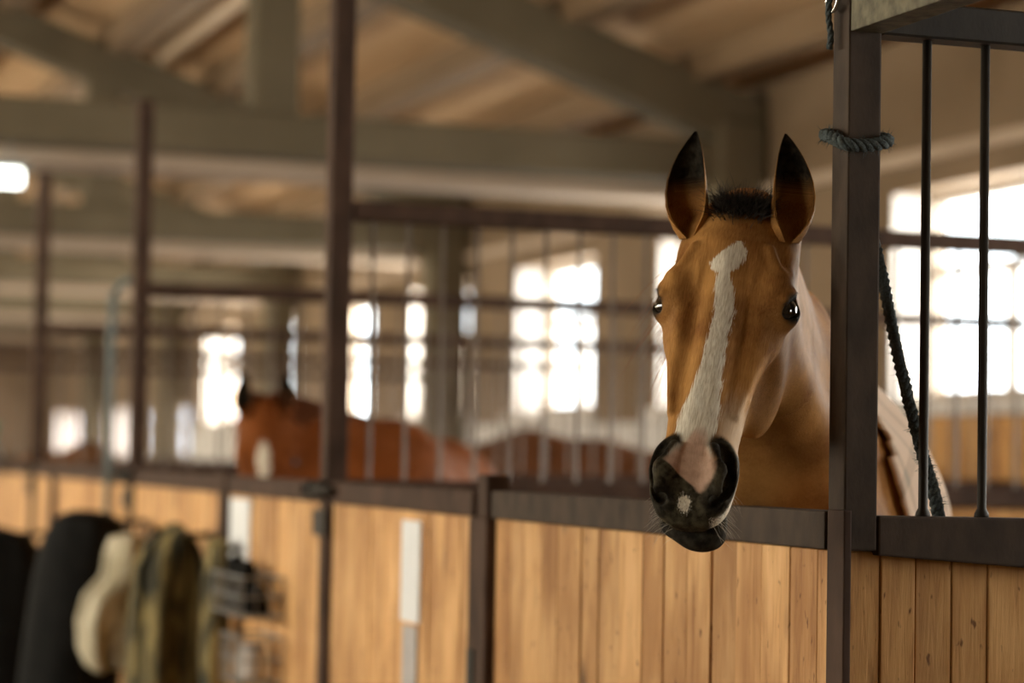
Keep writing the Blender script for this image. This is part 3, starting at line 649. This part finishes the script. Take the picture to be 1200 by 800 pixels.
# ---- coat material
def coat_mat(name, c1, c2, dark=(.012, .010, .008)):
    m, nt, nd, ln, bs = new_mat(name)
    def attr(n): a = nd.new('ShaderNodeAttribute'); a.attribute_name = n; return a
    hco = attr('hco'); mp = nd.new('ShaderNodeMapping'); mp.inputs['Scale'].default_value = (26, 260, 260); ln.new(hco.outputs['Vector'], mp.inputs['Vector'])
    hair = nd.new('ShaderNodeTexNoise'); hair.inputs['Scale'].default_value = 1.6; hair.inputs['Detail'].default_value = 4; hair.inputs['Distortion'].default_value = .5; ln.new(mp.outputs[0], hair.inputs['Vector'])
    big = nd.new('ShaderNodeTexNoise'); big.inputs['Scale'].default_value = 9; big.inputs['Detail'].default_value = 3; ln.new(hco.outputs['Vector'], big.inputs['Vector'])
    mot = nd.new('ShaderNodeTexNoise'); mot.inputs['Scale'].default_value = 62; mot.inputs['Detail'].default_value = 4; ln.new(hco.outputs['Vector'], mot.inputs['Vector'])
    mixn = nd.new('ShaderNodeMix'); mixn.data_type = 'FLOAT'; mixn.inputs[0].default_value = .30; ln.new(big.outputs['Fac'], mixn.inputs[2]); ln.new(hair.outputs['Fac'], mixn.inputs[3])
    base = ramp(nd, [(.34, c1), (.66, c2)]); ln.new(mixn.outputs[0], base.inputs[0]); col = base.outputs[0]
    def layer(col, att, color, jitter=.5, lo=.42, hi=.58, noise=None):
        a = attr(att); mr = nd.new('ShaderNodeMath'); mr.operation = 'MULTIPLY_ADD'; ln.new((noise or hair).outputs['Fac'], mr.inputs[0]); mr.inputs[1].default_value = jitter; ln.new(a.outputs['Fac'], mr.inputs[2])
        mp_ = nd.new('ShaderNodeMapRange'); mp_.interpolation_type = 'SMOOTHSTEP'; mp_.inputs['From Min'].default_value = lo+jitter*.5; mp_.inputs['From Max'].default_value = hi+jitter*.5; ln.new(mr.outputs[0], mp_.inputs[0])
        mx = nd.new('ShaderNodeMix'); mx.data_type = 'RGBA'; ln.new(mp_.outputs[0], mx.inputs[0]); ln.new(col, mx.inputs[6])
        if isinstance(color, tuple): mx.inputs[7].default_value = rgb(color)
        else: ln.new(color, mx.inputs[7])
        return mx.outputs[2]
    wr_ = ramp(nd, [(.3, (.60, .52, .38)), (.65, (.95, .90, .77))]); ln.new(hair.outputs['Fac'], wr_.inputs[0])
    col = layer(col, 'pale', (.56, .40, .26), .5, .25, .75)
    gk = ramp(nd, [(.38, (.020, .017, .011)), (.66, (.11, .095, .060))]); ln.new(mot.outputs['Fac'], gk.inputs[0])
    col = layer(col, 'grey', gk.outputs[0], .35, .25, .75)
    col = layer(col, 'white', wr_.outputs[0], 1.1, .36, .64)
    pk = ramp(nd, [(.35, (.52, .33, .23)), (.65, (.68, .46, .34))]); ln.new(mot.outputs['Fac'], pk.inputs[0])
    col = layer(col, 'pink', pk.outputs[0], .20, .25, .75)
    dk = ramp(nd, [(.4, dark), (.75, (.060, .052, .036))]); ln.new(mot.outputs['Fac'], dk.inputs[0])
    col = layer(col, 'dark', dk.outputs[0], .30, .30, .70)
    ln.new(col, bs.inputs['Base Color'])
    bs.inputs['Roughness'].default_value = .55; bs.inputs['Specular IOR Level'].default_value = .08; bs.inputs['Specular Tint'].default_value = (1, .80, .58, 1)
    bs.inputs['Sheen Weight'].default_value = .0; bs.inputs['Sheen Roughness'].default_value = .4; bs.inputs['Sheen Tint'].default_value = (1, .8, .6, 1)
    bp = nd.new('ShaderNodeBump'); bp.inputs['Strength'].default_value = .42; bp.inputs['Distance'].default_value = .0025; ln.new(hair.outputs['Fac'], bp.inputs['Height']); ln.new(bp.outputs[0], bs.inputs['Normal'])
    return m
def set_attr(me, name, val):
    val = np.asarray(val, np.float32)
    if val.ndim == 2: a = me.attributes.new(name, 'FLOAT_VECTOR', 'POINT'); a.data.foreach_set('vector', val.ravel())
    else: a = me.attributes.new(name, 'FLOAT', 'POINT'); a.data.foreach_set('value', val)
def sstep(a, b, x): t = np.clip((x-a)/(b-a), 0, 1); return t*t*(3-2*t)
def hair_geo(roots, dirs, L, r0, bend, n=5, wob=.0, down=0.):
    P = []
    for p, d in zip(roots, dirs):
        p = Vector(p); d = Vector(d).normalized(); l = L*random.uniform(.6, 1.1); pts = [p]; b = Vector(bend)*random.uniform(.5, 1.3) + Vector((random.gauss(0, wob), random.gauss(0, wob), random.gauss(0, wob)))
        for k in range(1, n): t = k/(n-1); pts.append(p + d*l*t + b*l*t*t - Vector((0, 0, down*l*t*t)))
        P.append(tube_geo(pts, [r0*(1-.85*k/(n-1)) for k in range(n)], 3, False))
    return join_geo(P)

MAT['hair_black'] = noise_mat('dark_hair', (.010, .009, .008), (.045, .038, .032), 300, .45, bump=0)
MAT['hair_pale'] = noise_mat('pale_whiskers', (.50, .44, .36), (.70, .64, .54), 30, .4, bump=0)
MAT['hair_chestnut'] = noise_mat('chestnut_hair', (.15, .05, .016), (.27, .10, .035), 60, .5, bump=0)
m, nt, nd, ln, bs = new_mat('eye_ball'); bs.inputs['Base Color'].default_value = (.006, .004, .003, 1); bs.inputs['Roughness'].default_value = .04; bs.inputs['Specular IOR Level'].default_value = .7; bs.inputs['Coat Weight'].default_value = 1; bs.inputs['Coat Roughness'].default_value = .02; MAT['eye'] = m
MAT['coat_main'] = coat_mat('golden_chestnut_coat', (.185, .070, .018), (.56, .285, .088))
MAT['coat_red'] = coat_mat('red_chestnut_coat', (.17, .048, .012), (.26, .082, .022))
MAT['coat_bay'] = coat_mat('dark_bay_coat', (.085, .034, .014), (.14, .056, .024))
MAT['coat_brown'] = coat_mat('brown_coat', (.13, .060, .028), (.19, .09, .042))

# ---------------------------------------------------------------- the near horse
HF = ((1.8479, 4.0184, 1.7984), (-.3465, -.4209, -.8383), (.8166, -.5751, -.0488), (-.4616, -.7015, .5430))
H = Horse(2.46, 4.93, math.atan2(-.895, -.446), HF, 1.03, True, (0, .02))
xs = axis(1.45, 3.75, 1.50, 1.99, .0052, .040); ys = axis(3.50, 6.65, 3.55, 4.13, .0052, .040); zs = axis(-.05, 1.92, 1.15, 1.86, .0052, .040)
V, Q = surface_nets(H, xs, ys, zs); V = project(H, V, 2)
hq = H.to_head(V); sel = (hq[:, 0] > .0) & (hq[:, 0] < .68) & (np.abs(hq[:, 1]) < .16) & (hq[:, 2] > -.20)
V, Q = subdivide_region(V, Q, sel); V = project(H, V, 3, .004, .0008)
up_ = A((0, 0, 1.)); tocam = A((-.42, -.90, 0.)); outR = A((.837, -.547, 0.))
nE = len(V); inner_all = np.zeros(nE); earV, earQ = [], list(Q); n0 = nE
for sg in (-1, 1):
    b = H.head_pt((.020, sg*.084, -.030)); axv = up_*1.0 + outR*sg*.10 + tocam*(.06)
    v, q, inn = ear_geo(b - up_*.015, axv, tocam - outR*sg*(-.20), outR*sg, L=.196, curve=.020, wid=1.12)
    earV.append(v); earQ += [tuple(i+n0 for i in f) for f in q]; n0 += len(v); inner_all = np.concatenate([inner_all, inn+2.])
V = np.concatenate([V] + [a.astype(np.float32) for a in earV])
hroot = thing('horse', (2.46, 4.93, 0), 'golden chestnut horse with a white blaze, head over the rail', 'horse', 'horses')
off = A(hroot.location); me = np_mesh('body', V-off, earQ, [MAT['coat_main']])
hq = H.to_head(V); bq = H.to_body(V); s_, w_, f_ = hq[:, 0], hq[:, 1], hq[:, 2]; is_ear = inner_all > 1.5
isH = (s_ > -.06) & (s_ < .68) & (np.abs(w_) < .2) & (f_ > -.32)
set_attr(me, 'hco', np.where(isH[:, None], hq, np.stack([bq[:, 2], bq[:, 1], bq[:, 0]], 1)))
def band(ss, lft, rgt, soft):
    l = np.interp(s_, ss, lft); r = np.interp(s_, ss, rgt); return np.clip(.5 + np.minimum(w_-l, r-w_)/soft, 0, 1)
front = f_ > np.interp(s_, [0, .2, .4, .5, .6], [-.03, -.025, -.03, -.045, -.09])
white = band([.085, .10, .125, .14, .155, .185, .23, .285, .35, .40, .44, .505, .54], [.010, -.004, -.030, -.028, -.014, -.014, -.005, -.010, -.016, -.028, -.0385, -.042, -.046], [.022, .032, .030, .022, .008, .022, .028, .024, .025, .028, .032, .030, .044], .020)
white *= (s_ > .08)*sstep(.552, .525, s_)*front
wl_side = np.exp(-(((s_-.575)/.070)**2 + ((f_+.075)/.042)**4))*sstep(.024, .044, w_)       # white hairs and painted rim light on the near side of the lips
wl_side2 = np.exp(-(((s_-.606)/.016)**2 + ((w_+.006)/.013)**2))*(f_ > -.1)
pink = band([.45, .50, .53, .545, .552, .56, .58, .60, .615], [0, -.020, -.042, -.056, -.040, -.024, .008, .020, .022], [.012, .030, .048, .051, .052, .050, .042, .034, .030], .014)*sstep(.43, .52, s_)*sstep(.602, .585, s_)*(f_ > -.075)
wq_ = np.stack([s_, np.abs(w_), f_], 1).astype(np.float32); nost = np.exp(-np.minimum.reduce([d_cone(wq_, NOS[k], NOS[k+1], 0, 0) for k in range(3)])**2/.027**2)
white = np.maximum(white*(1-np.clip(1.6*nost-.5, 0, 1)), .95*np.maximum(wl_side*(1-np.clip(1.8*nost-.5, 0, 1)), wl_side2)*isH); white[is_ear] = 0
patch = sstep(-.012, .012, s_ - np.interp(w_, [-.08, -.055, -.03, -.012, .006, .02, .04, .08], [.500, .515, .545, .556, .574, .586, .545, .500]))*(f_ > -.112)
lowlip = sstep(-.094, -.103, f_)*sstep(.515, .545, s_)
slitd = sstep(.012, .004, np.abs(f_+.100))*sstep(.52, .56, s_)
lids = np.exp(-((np.linalg.norm(wq_ - (EYE + EYE_D*.019), axis=1))/.034)**4)
poll = np.exp(-((s_+.01)/.055)**2 - (w_/.055)**2)*(f_ > -.09)*.75
patch = np.maximum(patch, sstep(.05, .02, np.abs(f_+.075))*sstep(.535, .56, s_))*isH*~is_ear
dark = np.clip(np.maximum.reduce([nost*1.1, lowlip, slitd, lids*.9, poll]), 0, 1)*isH
dark[is_ear] = np.where(inner_all[is_ear] > 2.5, .15 + .70*sstep(1.78, 1.91, V[is_ear, 2]), .25 + .5*sstep(1.90, 1.97, V[is_ear, 2]))
dark = np.maximum(dark, sstep(.35, .15, bq[:, 2])*.0)
pink = pink*(1-np.clip(nost*1.2, 0, 1)); pale = np.clip(np.exp(-((s_-.47)/.11)**2)*sstep(.01, .05, w_)*(f_ > -.15) + .35*np.exp(-((s_-.215)/.03)**2 - ((w_-.10)/.03)**2), 0, 1)*isH*.75
for k_, v_ in (('white', white), ('pink', pink), ('dark', dark), ('pale', pale), ('grey', patch)): set_attr(me, k_, v_)
bo = bpy.data.objects.new('body', me); link(bo, hroot)
# eyes
for sg in (-1, 1):
    c = H.head_pt((EYE[0], sg*EYE[1], EYE[2])); bm = bmesh.new(); bmesh.ops.create_icosphere(bm, subdivisions=4, radius=.0305)
    v = [tuple(p.co + Vector(c)) for p in bm.verts]; f = [tuple(q.index for q in p.verts) for p in bm.faces]; bm.free()
    tag(mesh_obj('eye', v, f, MAT['eye'], hroot, True), 'glossy black eye')
    D3 = [A(x)*A((1, sg, 1)) for x in (EYE_D, EYE_1, EYE_2)]; roots, dirs = [], []
    for k in range(34):
        t = -1 + 2*k/33; q = A((EYE[0], sg*EYE[1], EYE[2])) + D3[0]*(.031 - .005*t*t) - D3[2]*.0185 + D3[1]*(t*.023 - .003); roots.append(H.head_pt(q)); d = D3[0]*1.0 - D3[2]*.25 + D3[1]*(t*.35 - .1); dirs.append(H.hf[1]*d[0] + H.hf[2]*d[1] + H.hf[3]*d[2])
    mesh_obj('eyelashes', *hair_geo(roots, dirs, .013, .0006, (0, 0, -.5), 4, .1), MAT['hair_black'], hroot)
# forelock: short dark tuft between the ears
roots, dirs = [], []
for _ in range(1500):
    q = A((random.gauss(-.012, .016), random.uniform(-.040, .044), 0)); q[2] = np.interp(q[0], SQ, TB[0]) - .006 - 1.6*q[1]**2; roots.append(H.head_pt(q)); dirs.append(A((0, 0, .62)) + tocam*random.uniform(.2, .9) + outR*(q[1]*9 + random.gauss(0, .22)))
mesh_obj('forelock', *hair_geo(roots, dirs, .052, .0009, (0, 0, -.25), 4, .22), MAT['hair_black'], hroot)
# mane falling on the far side of the neck
roots, dirs = [], []
for _ in range(900):
    t = random.uniform(.16, 1); a = H.head_pt((-.03, 0, -.03)); c = H.body_pt((-.05, 0, 1.42)); p = a*(1-t) + c*t + A((0, 0, .040 + .02*math.sin(t*3.1))) - outR*random.uniform(.0, .04); roots.append(p); dirs.append(A((0, 0, -.25)) - outR*random.uniform(.5, 1))
mesh_obj('mane', *hair_geo(roots, dirs, .20, .0016, (0, 0, -.9), 6, .12), MAT['hair_chestnut'], hroot)
# whiskers
roots, dirs = [], []
for _ in range(80):
    q = A((random.uniform(.545, .622), random.choice((-1, 1))*random.uniform(.03, .062), random.uniform(-.125, -.07))); dl = A((random.uniform(.1, .8), q[1]*22*random.uniform(.5, 1), random.uniform(-.5, .3))); P0 = H.head_pt(q)
    pp = project(H, A([P0], np.float32), 4, .02)[0]; roots.append(pp); dirs.append(H.hf[1]*dl[0] + H.hf[2]*dl[1] + H.hf[3]*dl[2])
mesh_obj('whiskers', *hair_geo(roots, dirs, .038, .00034, (0, 0, -.35), 5, .12), MAT['hair_pale'], hroot)
# tail
def tail_geo(h, L=.75):
    P = []
    for _ in range(120):
        a = h.body_pt((-1.38, random.gauss(0, .015), 1.22 + random.gauss(0, .015))); e = h.body_pt((-1.50 + random.gauss(0, .04), random.gauss(0, .06), 1.20-L*random.uniform(.8, 1.05))); m_ = h.body_pt((-1.55 + random.gauss(0, .03), random.gauss(0, .05), 1.0)); P.append(tube_geo(spline([a, m_, e], 4), [.010]*8 + [.003], 4, False))
    return join_geo(P)
mesh_obj('tail', *tail_geo(H), MAT['hair_chestnut'], hroot)
# checked stable rug over the back
def rug_mat():
    m, nt, nd, ln, bs = new_mat('checked_rug'); a = nd.new('ShaderNodeAttribute'); a.attribute_name = 'ruv'; sp_ = nd.new('ShaderNodeSeparateXYZ'); ln.new(a.outputs['Vector'], sp_.inputs[0])
    fac = None
    for ax_, fr_, ph in ((0, 12.0, 0), (1, 12.0, .3)):
        mu = nd.new('ShaderNodeMath'); mu.operation = 'MULTIPLY_ADD'; mu.inputs[1].default_value = fr_; mu.inputs[2].default_value = ph; ln.new(sp_.outputs[ax_], mu.inputs[0])
        frn = nd.new('ShaderNodeMath'); frn.operation = 'FRACT'; ln.new(mu.outputs[0], frn.inputs[0]); lt_ = nd.new('ShaderNodeMath'); lt_.operation = 'LESS_THAN'; lt_.inputs[1].default_value = .22; ln.new(frn.outputs[0], lt_.inputs[0])
        if fac is None: fac = lt_.outputs[0]
        else: ad = nd.new('ShaderNodeMath'); ad.operation = 'ADD'; ln.new(fac, ad.inputs[0]); ln.new(lt_.outputs[0], ad.inputs[1]); fac = ad.outputs[0]
    dv = nd.new('ShaderNodeMath'); dv.operation = 'MULTIPLY'; dv.inputs[1].default_value = .5; ln.new(fac, dv.inputs[0])
    r = ramp(nd, [(0, (.78, .60, .45)), (.5, (.62, .47, .34)), (1, (.44, .37, .28))]); ln.new(dv.outputs[0], r.inputs[0]); ln.new(r.outputs[0], bs.inputs['Base Color']); bs.inputs['Roughness'].default_value = .9; bs.inputs['Sheen Weight'].default_value = .3; return m
fc = [f for f in Q if len(f) == 4]; bq_q = bq[:nE]; ok = (bq_q[:, 0] < .40) & (bq_q[:, 0] > -1.36) & (bq_q[:, 2] > .72) 
nk = H.neck(V[:nE].astype(np.float32)); ok &= ~((nk < .012) & (bq_q[:, 0] > .16))
rf = [f for f in fc if all(ok[i] for i in f)]; used = sorted({i for f in rf for i in f}); mp_i = {a: k for k, a in enumerate(used)}
rv = V[used].astype(np.float32); e_ = .002; gr = np.stack([(H(rv+o)-H(rv-o))/(2*e_) for o in np.eye(3, dtype=np.float32)*e_], 1); gr /= np.linalg.norm(gr, axis=1)[:, None]; rb = H.to_body(rv)
fold = .008*np.sin(rb[:, 0]*21 + 5*np.sin(rb[:, 2]*5)) * np.clip((1.35-rb[:, 2])/.3, 0, 1)
rv = rv + gr*(.020 + fold)[:, None]; rme = np_mesh('rug', rv-off, [tuple(mp_i[i] for i in f) for f in rf], [rug_mat()]); set_attr(rme, 'ruv', np.stack([rb[:, 0], np.arctan2(rb[:, 1], rb[:, 2]-.9)*.35, rb[:, 2]], 1))
ro_ = bpy.data.objects.new('rug', rme); link(ro_, hroot); ro_['label'] = 'beige checked stable rug'; so = ro_.modifiers.new('thickness', 'SOLIDIFY'); so.thickness = .008; so.offset = -1

# ---------------------------------------------------------------- horses in the farther stalls
def unit(v): v = A(v, float); return v/np.linalg.norm(v)
def frame_from(o, sdir, left):
    s = unit(sdir); w = unit(A(left, float) - s*(A(left, float) @ s)); f = np.cross(s, w)
    if f[2] < 0: f = -f
    return (A(o, float), s, w, f)
def far_horse(label, wx, wy, heading, sc, o, sdir, left, mat, hairmat, cell=.03, star=False, fore=(1, 0, .0)):
    hf = frame_from(o, sdir, left); h = Horse(wx, wy, heading, hf, sc, False)
    pts = A([h.body_pt((.5, .4, 0)), h.body_pt((-1.6, -.4, 0)), h.body_pt((.5, -.4, 1.5)), h.body_pt((-1.6, .4, 0)), h.head_pt((-.1, .15, .1)), h.head_pt((.7, -.15, -.3)), h.head_pt((.7, .15, .1))]); lo, hi = pts.min(0)-.15, pts.max(0)+.15; lo[2] = -.06; hi[2] = max(hi[2], 1.7*sc)
    V, Q = surface_nets(h, *[np.arange(lo[k], hi[k]+cell, cell) for k in range(3)]); V = project(h, V, 2, .02, .004); fs = [tuple(q) for q in Q]; n0 = len(V); inn_all = [np.zeros(n0)]; VV = [V]
    for sg in (-1, 1):
        fr_ = -hf[1]*.0 + hf[3]; v, q, inn = ear_geo(h.head_pt((.01, sg*.07, -.02)), -hf[1]*.8 + A((0, 0, .8)) + hf[2]*sg*.15, fr_, hf[2]*sg, L=.18*sc)
        VV.append(v); fs += [tuple(i+n0 for i in f) for f in q]; n0 += len(v); inn_all.append(inn+2.)
    V = np.concatenate(VV); ia = np.concatenate(inn_all)
    t = thing('horse', (wx, wy, 0), label, 'horse', 'horses'); off = A(t.location); me = np_mesh('body', V-off, fs, [mat]); hq = h.to_head(V); bq = h.to_body(V)
    isH = (hq[:, 0] > -.06) & (hq[:, 0] < .68) & (np.abs(hq[:, 1]) < .2) & (hq[:, 2] > -.32); set_attr(me, 'hco', np.where(isH[:, None], hq, bq))
    z = np.zeros(len(V)); wh = np.exp(-((hq[:, 1]/.030)**2 + ((hq[:, 0]-.20)/.085)**2)**2)*(hq[:, 2] > -.03)*isH if star else z
    for k_, v_ in (('white', wh), ('pink', z), ('pale', z), ('grey', z), ('dark', np.clip(np.maximum((ia > 2.5)*.8, sstep(.5, .62, hq[:, 0])*isH*.8), 0, 1))): set_attr(me, k_, v_)
    link(bpy.data.objects.new('body', me), t)
    for sg in (-1, 1):
        c = h.head_pt((EYE[0], sg*(EYE[1]+.006), EYE[2]+.004)); bm = bmesh.new(); bmesh.ops.create_icosphere(bm, subdivisions=2, radius=.024*sc); v = [tuple(p.co + Vector(c)) for p in bm.verts]; f = [tuple(q.index for q in p.verts) for p in bm.faces]; bm.free(); mesh_obj('eye', v, f, MAT['eye'], t, True)
    P = []
    for _ in range(260):
        k = random.random(); a = h.head_pt((-.03, 0, -.03)); c = h.body_pt((-.02, 0, 1.40)); p = a*(1-k) + c*k + A((0, 0, .05*sc)); sd = h.fy*random.choice((1, 1, -1)); P.append(tube_geo([p, p + sd*.06*sc + A((0, 0, .02)), p + sd*.12*sc - A((0, 0, .10*sc)), p + sd*.13*sc - A((0, 0, .24*sc*random.uniform(.7, 1)))], [.006, .006, .005, .002], 3, False))
    mesh_obj('mane', *join_geo(P), hairmat, t); mesh_obj('tail', *tail_geo(h, .7), hairmat, t)
    return h
far_horse('red chestnut horse with a white star behind the wire baskets', 2.72, 9.08, math.atan2(-.89, -.45), .98, (2.15, 8.92, 1.49), (-.06, -.34, -.92), (.94, -.33, 0), MAT['coat_red'], MAT['hair_chestnut'], star=True)
far_horse('dark bay horse with black mane standing sideways behind the near horse', 4.45, 12.30, math.atan2(.60, -.80), .99, (3.78, 12.85, 1.26), (-.62, .25, -.72), (-.3, -.9, 0), MAT['coat_bay'], MAT['hair_black'])
far_horse('low brown horse back at the far left', 2.46, 14.75, math.atan2(-1, .12), .92, (2.52, 14.10, 1.12), (.02, -.12, -.98), (1, 0, 0), MAT['coat_brown'], MAT['hair_black'])

# ================================================================ GEAR ON THE AISLE SIDE
def drape(name, label, cat, cx, y, prof, depth, mat, folds, seed, tilt=0.0):
    """cloth bundle hanging from a rail: prof = list of (z, x_left, x_right) from top to bottom, folded front and back"""
    r = random.Random(seed); n = 28; V, Fc = [], []; ph = [r.uniform(0, 6.28) for _ in range(3)]
    P = [A(p) for p in prof]; rows = []
    for a, b in zip(P[:-1], P[1:]):
        for k in range(5): rows.append(a + (b-a)*k/5)
    rows.append(P[-1])
    for i, (z, xl_, xr_) in enumerate(rows):
        c, hw = (xl_+xr_)/2, (xr_-xl_)/2; k = i/(len(rows)-1)
        for j in range(n):
            a = 2*math.pi*j/n; fo = 1 + folds*(math.sin(5*a+ph[0]+k*3)*.5 + math.sin(9*a+ph[1]-k*2)*.35)*min(1, k*3)
            V.append((c + hw*math.cos(a)*(.97+.03*fo), y + depth*math.sin(a)*fo*(.55+.45*min(1, k*4)) + tilt*k, z + .01*math.sin(3*a+ph[2])*min(1, k*3)))
    m_ = len(rows)
    for i in range(m_-1):
        for j in range(n): a, b = i*n+j, i*n+(j+1) % n; Fc.append((a, a+n, b+n, b))
    Fc.append(tuple(range(n))); Fc.append(tuple(range(m_*n-1, (m_-1)*n-1, -1)))
    t = thing(name, (cx, y, 0), label, cat); mesh_obj('cloth', V, Fc, mat, t, True)
    return t
def rack(t, y, x0, z, x1=XF-.002):
    mesh_obj('hook_bar', *tube_geo(spline([(x1, y, z), (x0+.05, y, z), (x0, y, z+.02)], 4), .011, 8), MAT['steel_dark'], t)
g = drape('padded_gear', 'black rounded padded gear hanging on the stall front at the far left', 'riding gear', 1.68, 10.25, [(1.085, 1.66, 1.74), (1.07, 1.60, 1.81), (1.03, 1.555, 1.86), (.95, 1.52, 1.90), (.80, 1.49, 1.90), (.55, 1.46, 1.88), (.25, 1.43, 1.86)], .20, MAT['black_cloth'], .10, 3); rack(g, 10.25, 1.56, 1.04)
g = drape('beige_cloth', 'crumpled beige cloth hanging in front of the black gear', 'cloth', 1.77, 9.62, [(1.01, 1.75, 1.80), (.995, 1.70, 1.86), (.93, 1.68, 1.88), (.84, 1.67, 1.87), (.76, 1.60, 1.86), (.66, 1.575, 1.86), (.55, 1.585, 1.84), (.48, 1.62, 1.80)], .13, MAT['beige_cloth'], .75, 5); rack(g, 9.62, 1.70, .98)
g = drape('olive_rug', 'olive green and brown rug bundle hanging beside the beige cloth', 'cloth', 1.80, 8.98, [(1.075, 1.825, 1.845), (1.05, 1.79, 1.87), (1.0, 1.72, 1.92), (.92, 1.68, 1.945), (.75, 1.67, 1.95), (.5, 1.665, 1.95), (.3, 1.67, 1.95)], .15, MAT['olive_cloth'], .6, 9); rack(g, 8.98, 1.75, 1.03)
g = drape('olive_jacket', 'narrow dark olive cloth hanging closest to the short post', 'cloth', 1.90, 8.53, [(1.04, 1.885, 1.905), (1.02, 1.86, 1.93), (.9, 1.845, 1.945), (.6, 1.84, 1.945), (.35, 1.85, 1.94)], .07, MAT['olive_cloth'], .25, 12); rack(g, 8.53, 1.88, 1.0)
g = drape('dark_blanket', 'dark grey blanket hanging at the bottom left corner', 'cloth', 1.5, 11.3, [(.98, 1.40, 1.5), (.95, 1.34, 1.62), (.85, 1.26, 1.72), (.7, 1.22, 1.78), (.4, 1.2, 1.8), (.1, 1.2, 1.8)], .16, MAT['black_cloth'], .2, 15); rack(g, 11.3, 1.42, .95)

def basket(y0, y1, z0, z1, label, items):
    xa, xb = XF-.135, XF+.004; t = thing('wire_basket', (XF-.06, (y0+y1)/2, z0), label, 'basket', 'wire baskets on the stall door')
    R_ = lambda z: [(xa, y0, z), (xb, y0, z), (xb, y1, z), (xa, y1, z), (xa, y0, z)]
    for z in (z0, (z0+z1)/2, z1): mesh_obj('hoop', *tube_geo(R_(z), .0035 if z < z1 else .005, 6, False), MAT['wire'], t)
    k = 0; ny = 9
    for i in range(ny+1):
        y = y0 + (y1-y0)*i/ny; mesh_obj('wire', *tube_geo([(xa, y, z1), (xa, y, z0), (xb, y, z0)], .0025, 5), MAT['wire'], t)
    for i in range(4):
        x = xa + (xb-xa)*i/3; mesh_obj('wire', *tube_geo([(x, y0, z1), (x, y0, z0), (x, y1, z0), (x, y1, z1)], .0025, 5), MAT['wire'], t)
    return t
basket(7.84, 8.30, .80, .93, 'upper wire basket with dark brushes on the stall door', 0)
basket(7.84, 8.14, .58, .73, 'lower wire basket holding a white pot on the stall door', 0)
def brush(y, z, L, label, hgt=.05):
    t = thing('grooming_brush', (XF-.065, y, z), label, 'brush', 'brushes in the upper basket')
    v, f = box_geo(XF-.105, XF-.030, y-L/2, y+L/2, z, z+hgt*.55, .008, 2); mesh_obj('bristles', v, f, MAT['black_cloth'], t)
    pts = spline([(XF-.067, y-L/2-.01, z+hgt*.6), (XF-.067, y-L*.25, z+hgt), (XF-.067, y+L*.25, z+hgt), (XF-.067, y+L/2+.01, z+hgt*.6)], 5); mesh_obj('back', *tube_geo(pts, .028, 10), MAT['olive_cloth'] if z > .9 else MAT['black_cloth'], t, True)
brush(7.93, .805, .06, 'dark grooming brush at the near end of the upper basket', .07); brush(8.08, .805, .06, 'dark grooming brush in the middle of the upper basket', .14); brush(8.235, .805, .06, 'dark grooming brush at the far end of the upper basket', .15)
pot = thing('white_pot', (XF-.066, 7.98, .585), 'small white pot in the lower wire basket', 'pot')
def lathe(cx, cy, prof, n=20):
    V, Fc = [], []
    for r, z in prof:
        for k in range(n): a = 2*math.pi*k/n; V.append((cx + r*math.cos(a), cy + r*math.sin(a), z))
    for i in range(len(prof)-1):
        for k in range(n): a, b = i*n+k, i*n+(k+1) % n; Fc.append((a, b, b+n, a+n))
    Fc.append(tuple(range(n-1, -1, -1))); Fc.append(tuple(range((len(prof)-1)*n, len(prof)*n))); return V, Fc
jr = mesh_obj('jar', *lathe(XF-.066, 7.98, [(.045, .585), (.050, .60), (.050, .665), (.042, .68)]), MAT['sill'], pot, True); mesh_obj('lid', *lathe(XF-.066, 7.98, [(.046, .681), (.046, .70), (.02, .705)]), MAT['plate_grey'], jr, True)
# green bucket hooked on the far rail
bk = thing('green_bucket', (1.80, 14.9, 1.06), 'green plastic bucket hooked over the rail at the left edge', 'bucket')
mesh_obj('pail', *lathe(1.80, 14.9, [(.10, 1.20), (.135, 1.48), (.142, 1.48), (.142, 1.50), (.128, 1.50), (.095, 1.22)], 24), MAT['green'], bk, True)
mesh_obj('handle', *tube_geo(spline([(1.80, 14.76, 1.48), (1.88, 14.78, 1.42), (1.965, 14.9, 1.262), (1.88, 15.02, 1.42), (1.80, 15.04, 1.48)], 6), .005, 6), MAT['wire'], bk, True)
# hair and rope fibres cannot be counted
for o in bpy.data.objects:
    if o.type == 'MESH' and o.name.split('.')[0] in ('fibres', 'whiskers', 'forelock', 'mane', 'tail', 'eyelashes'): o['kind'] = 'stuff'
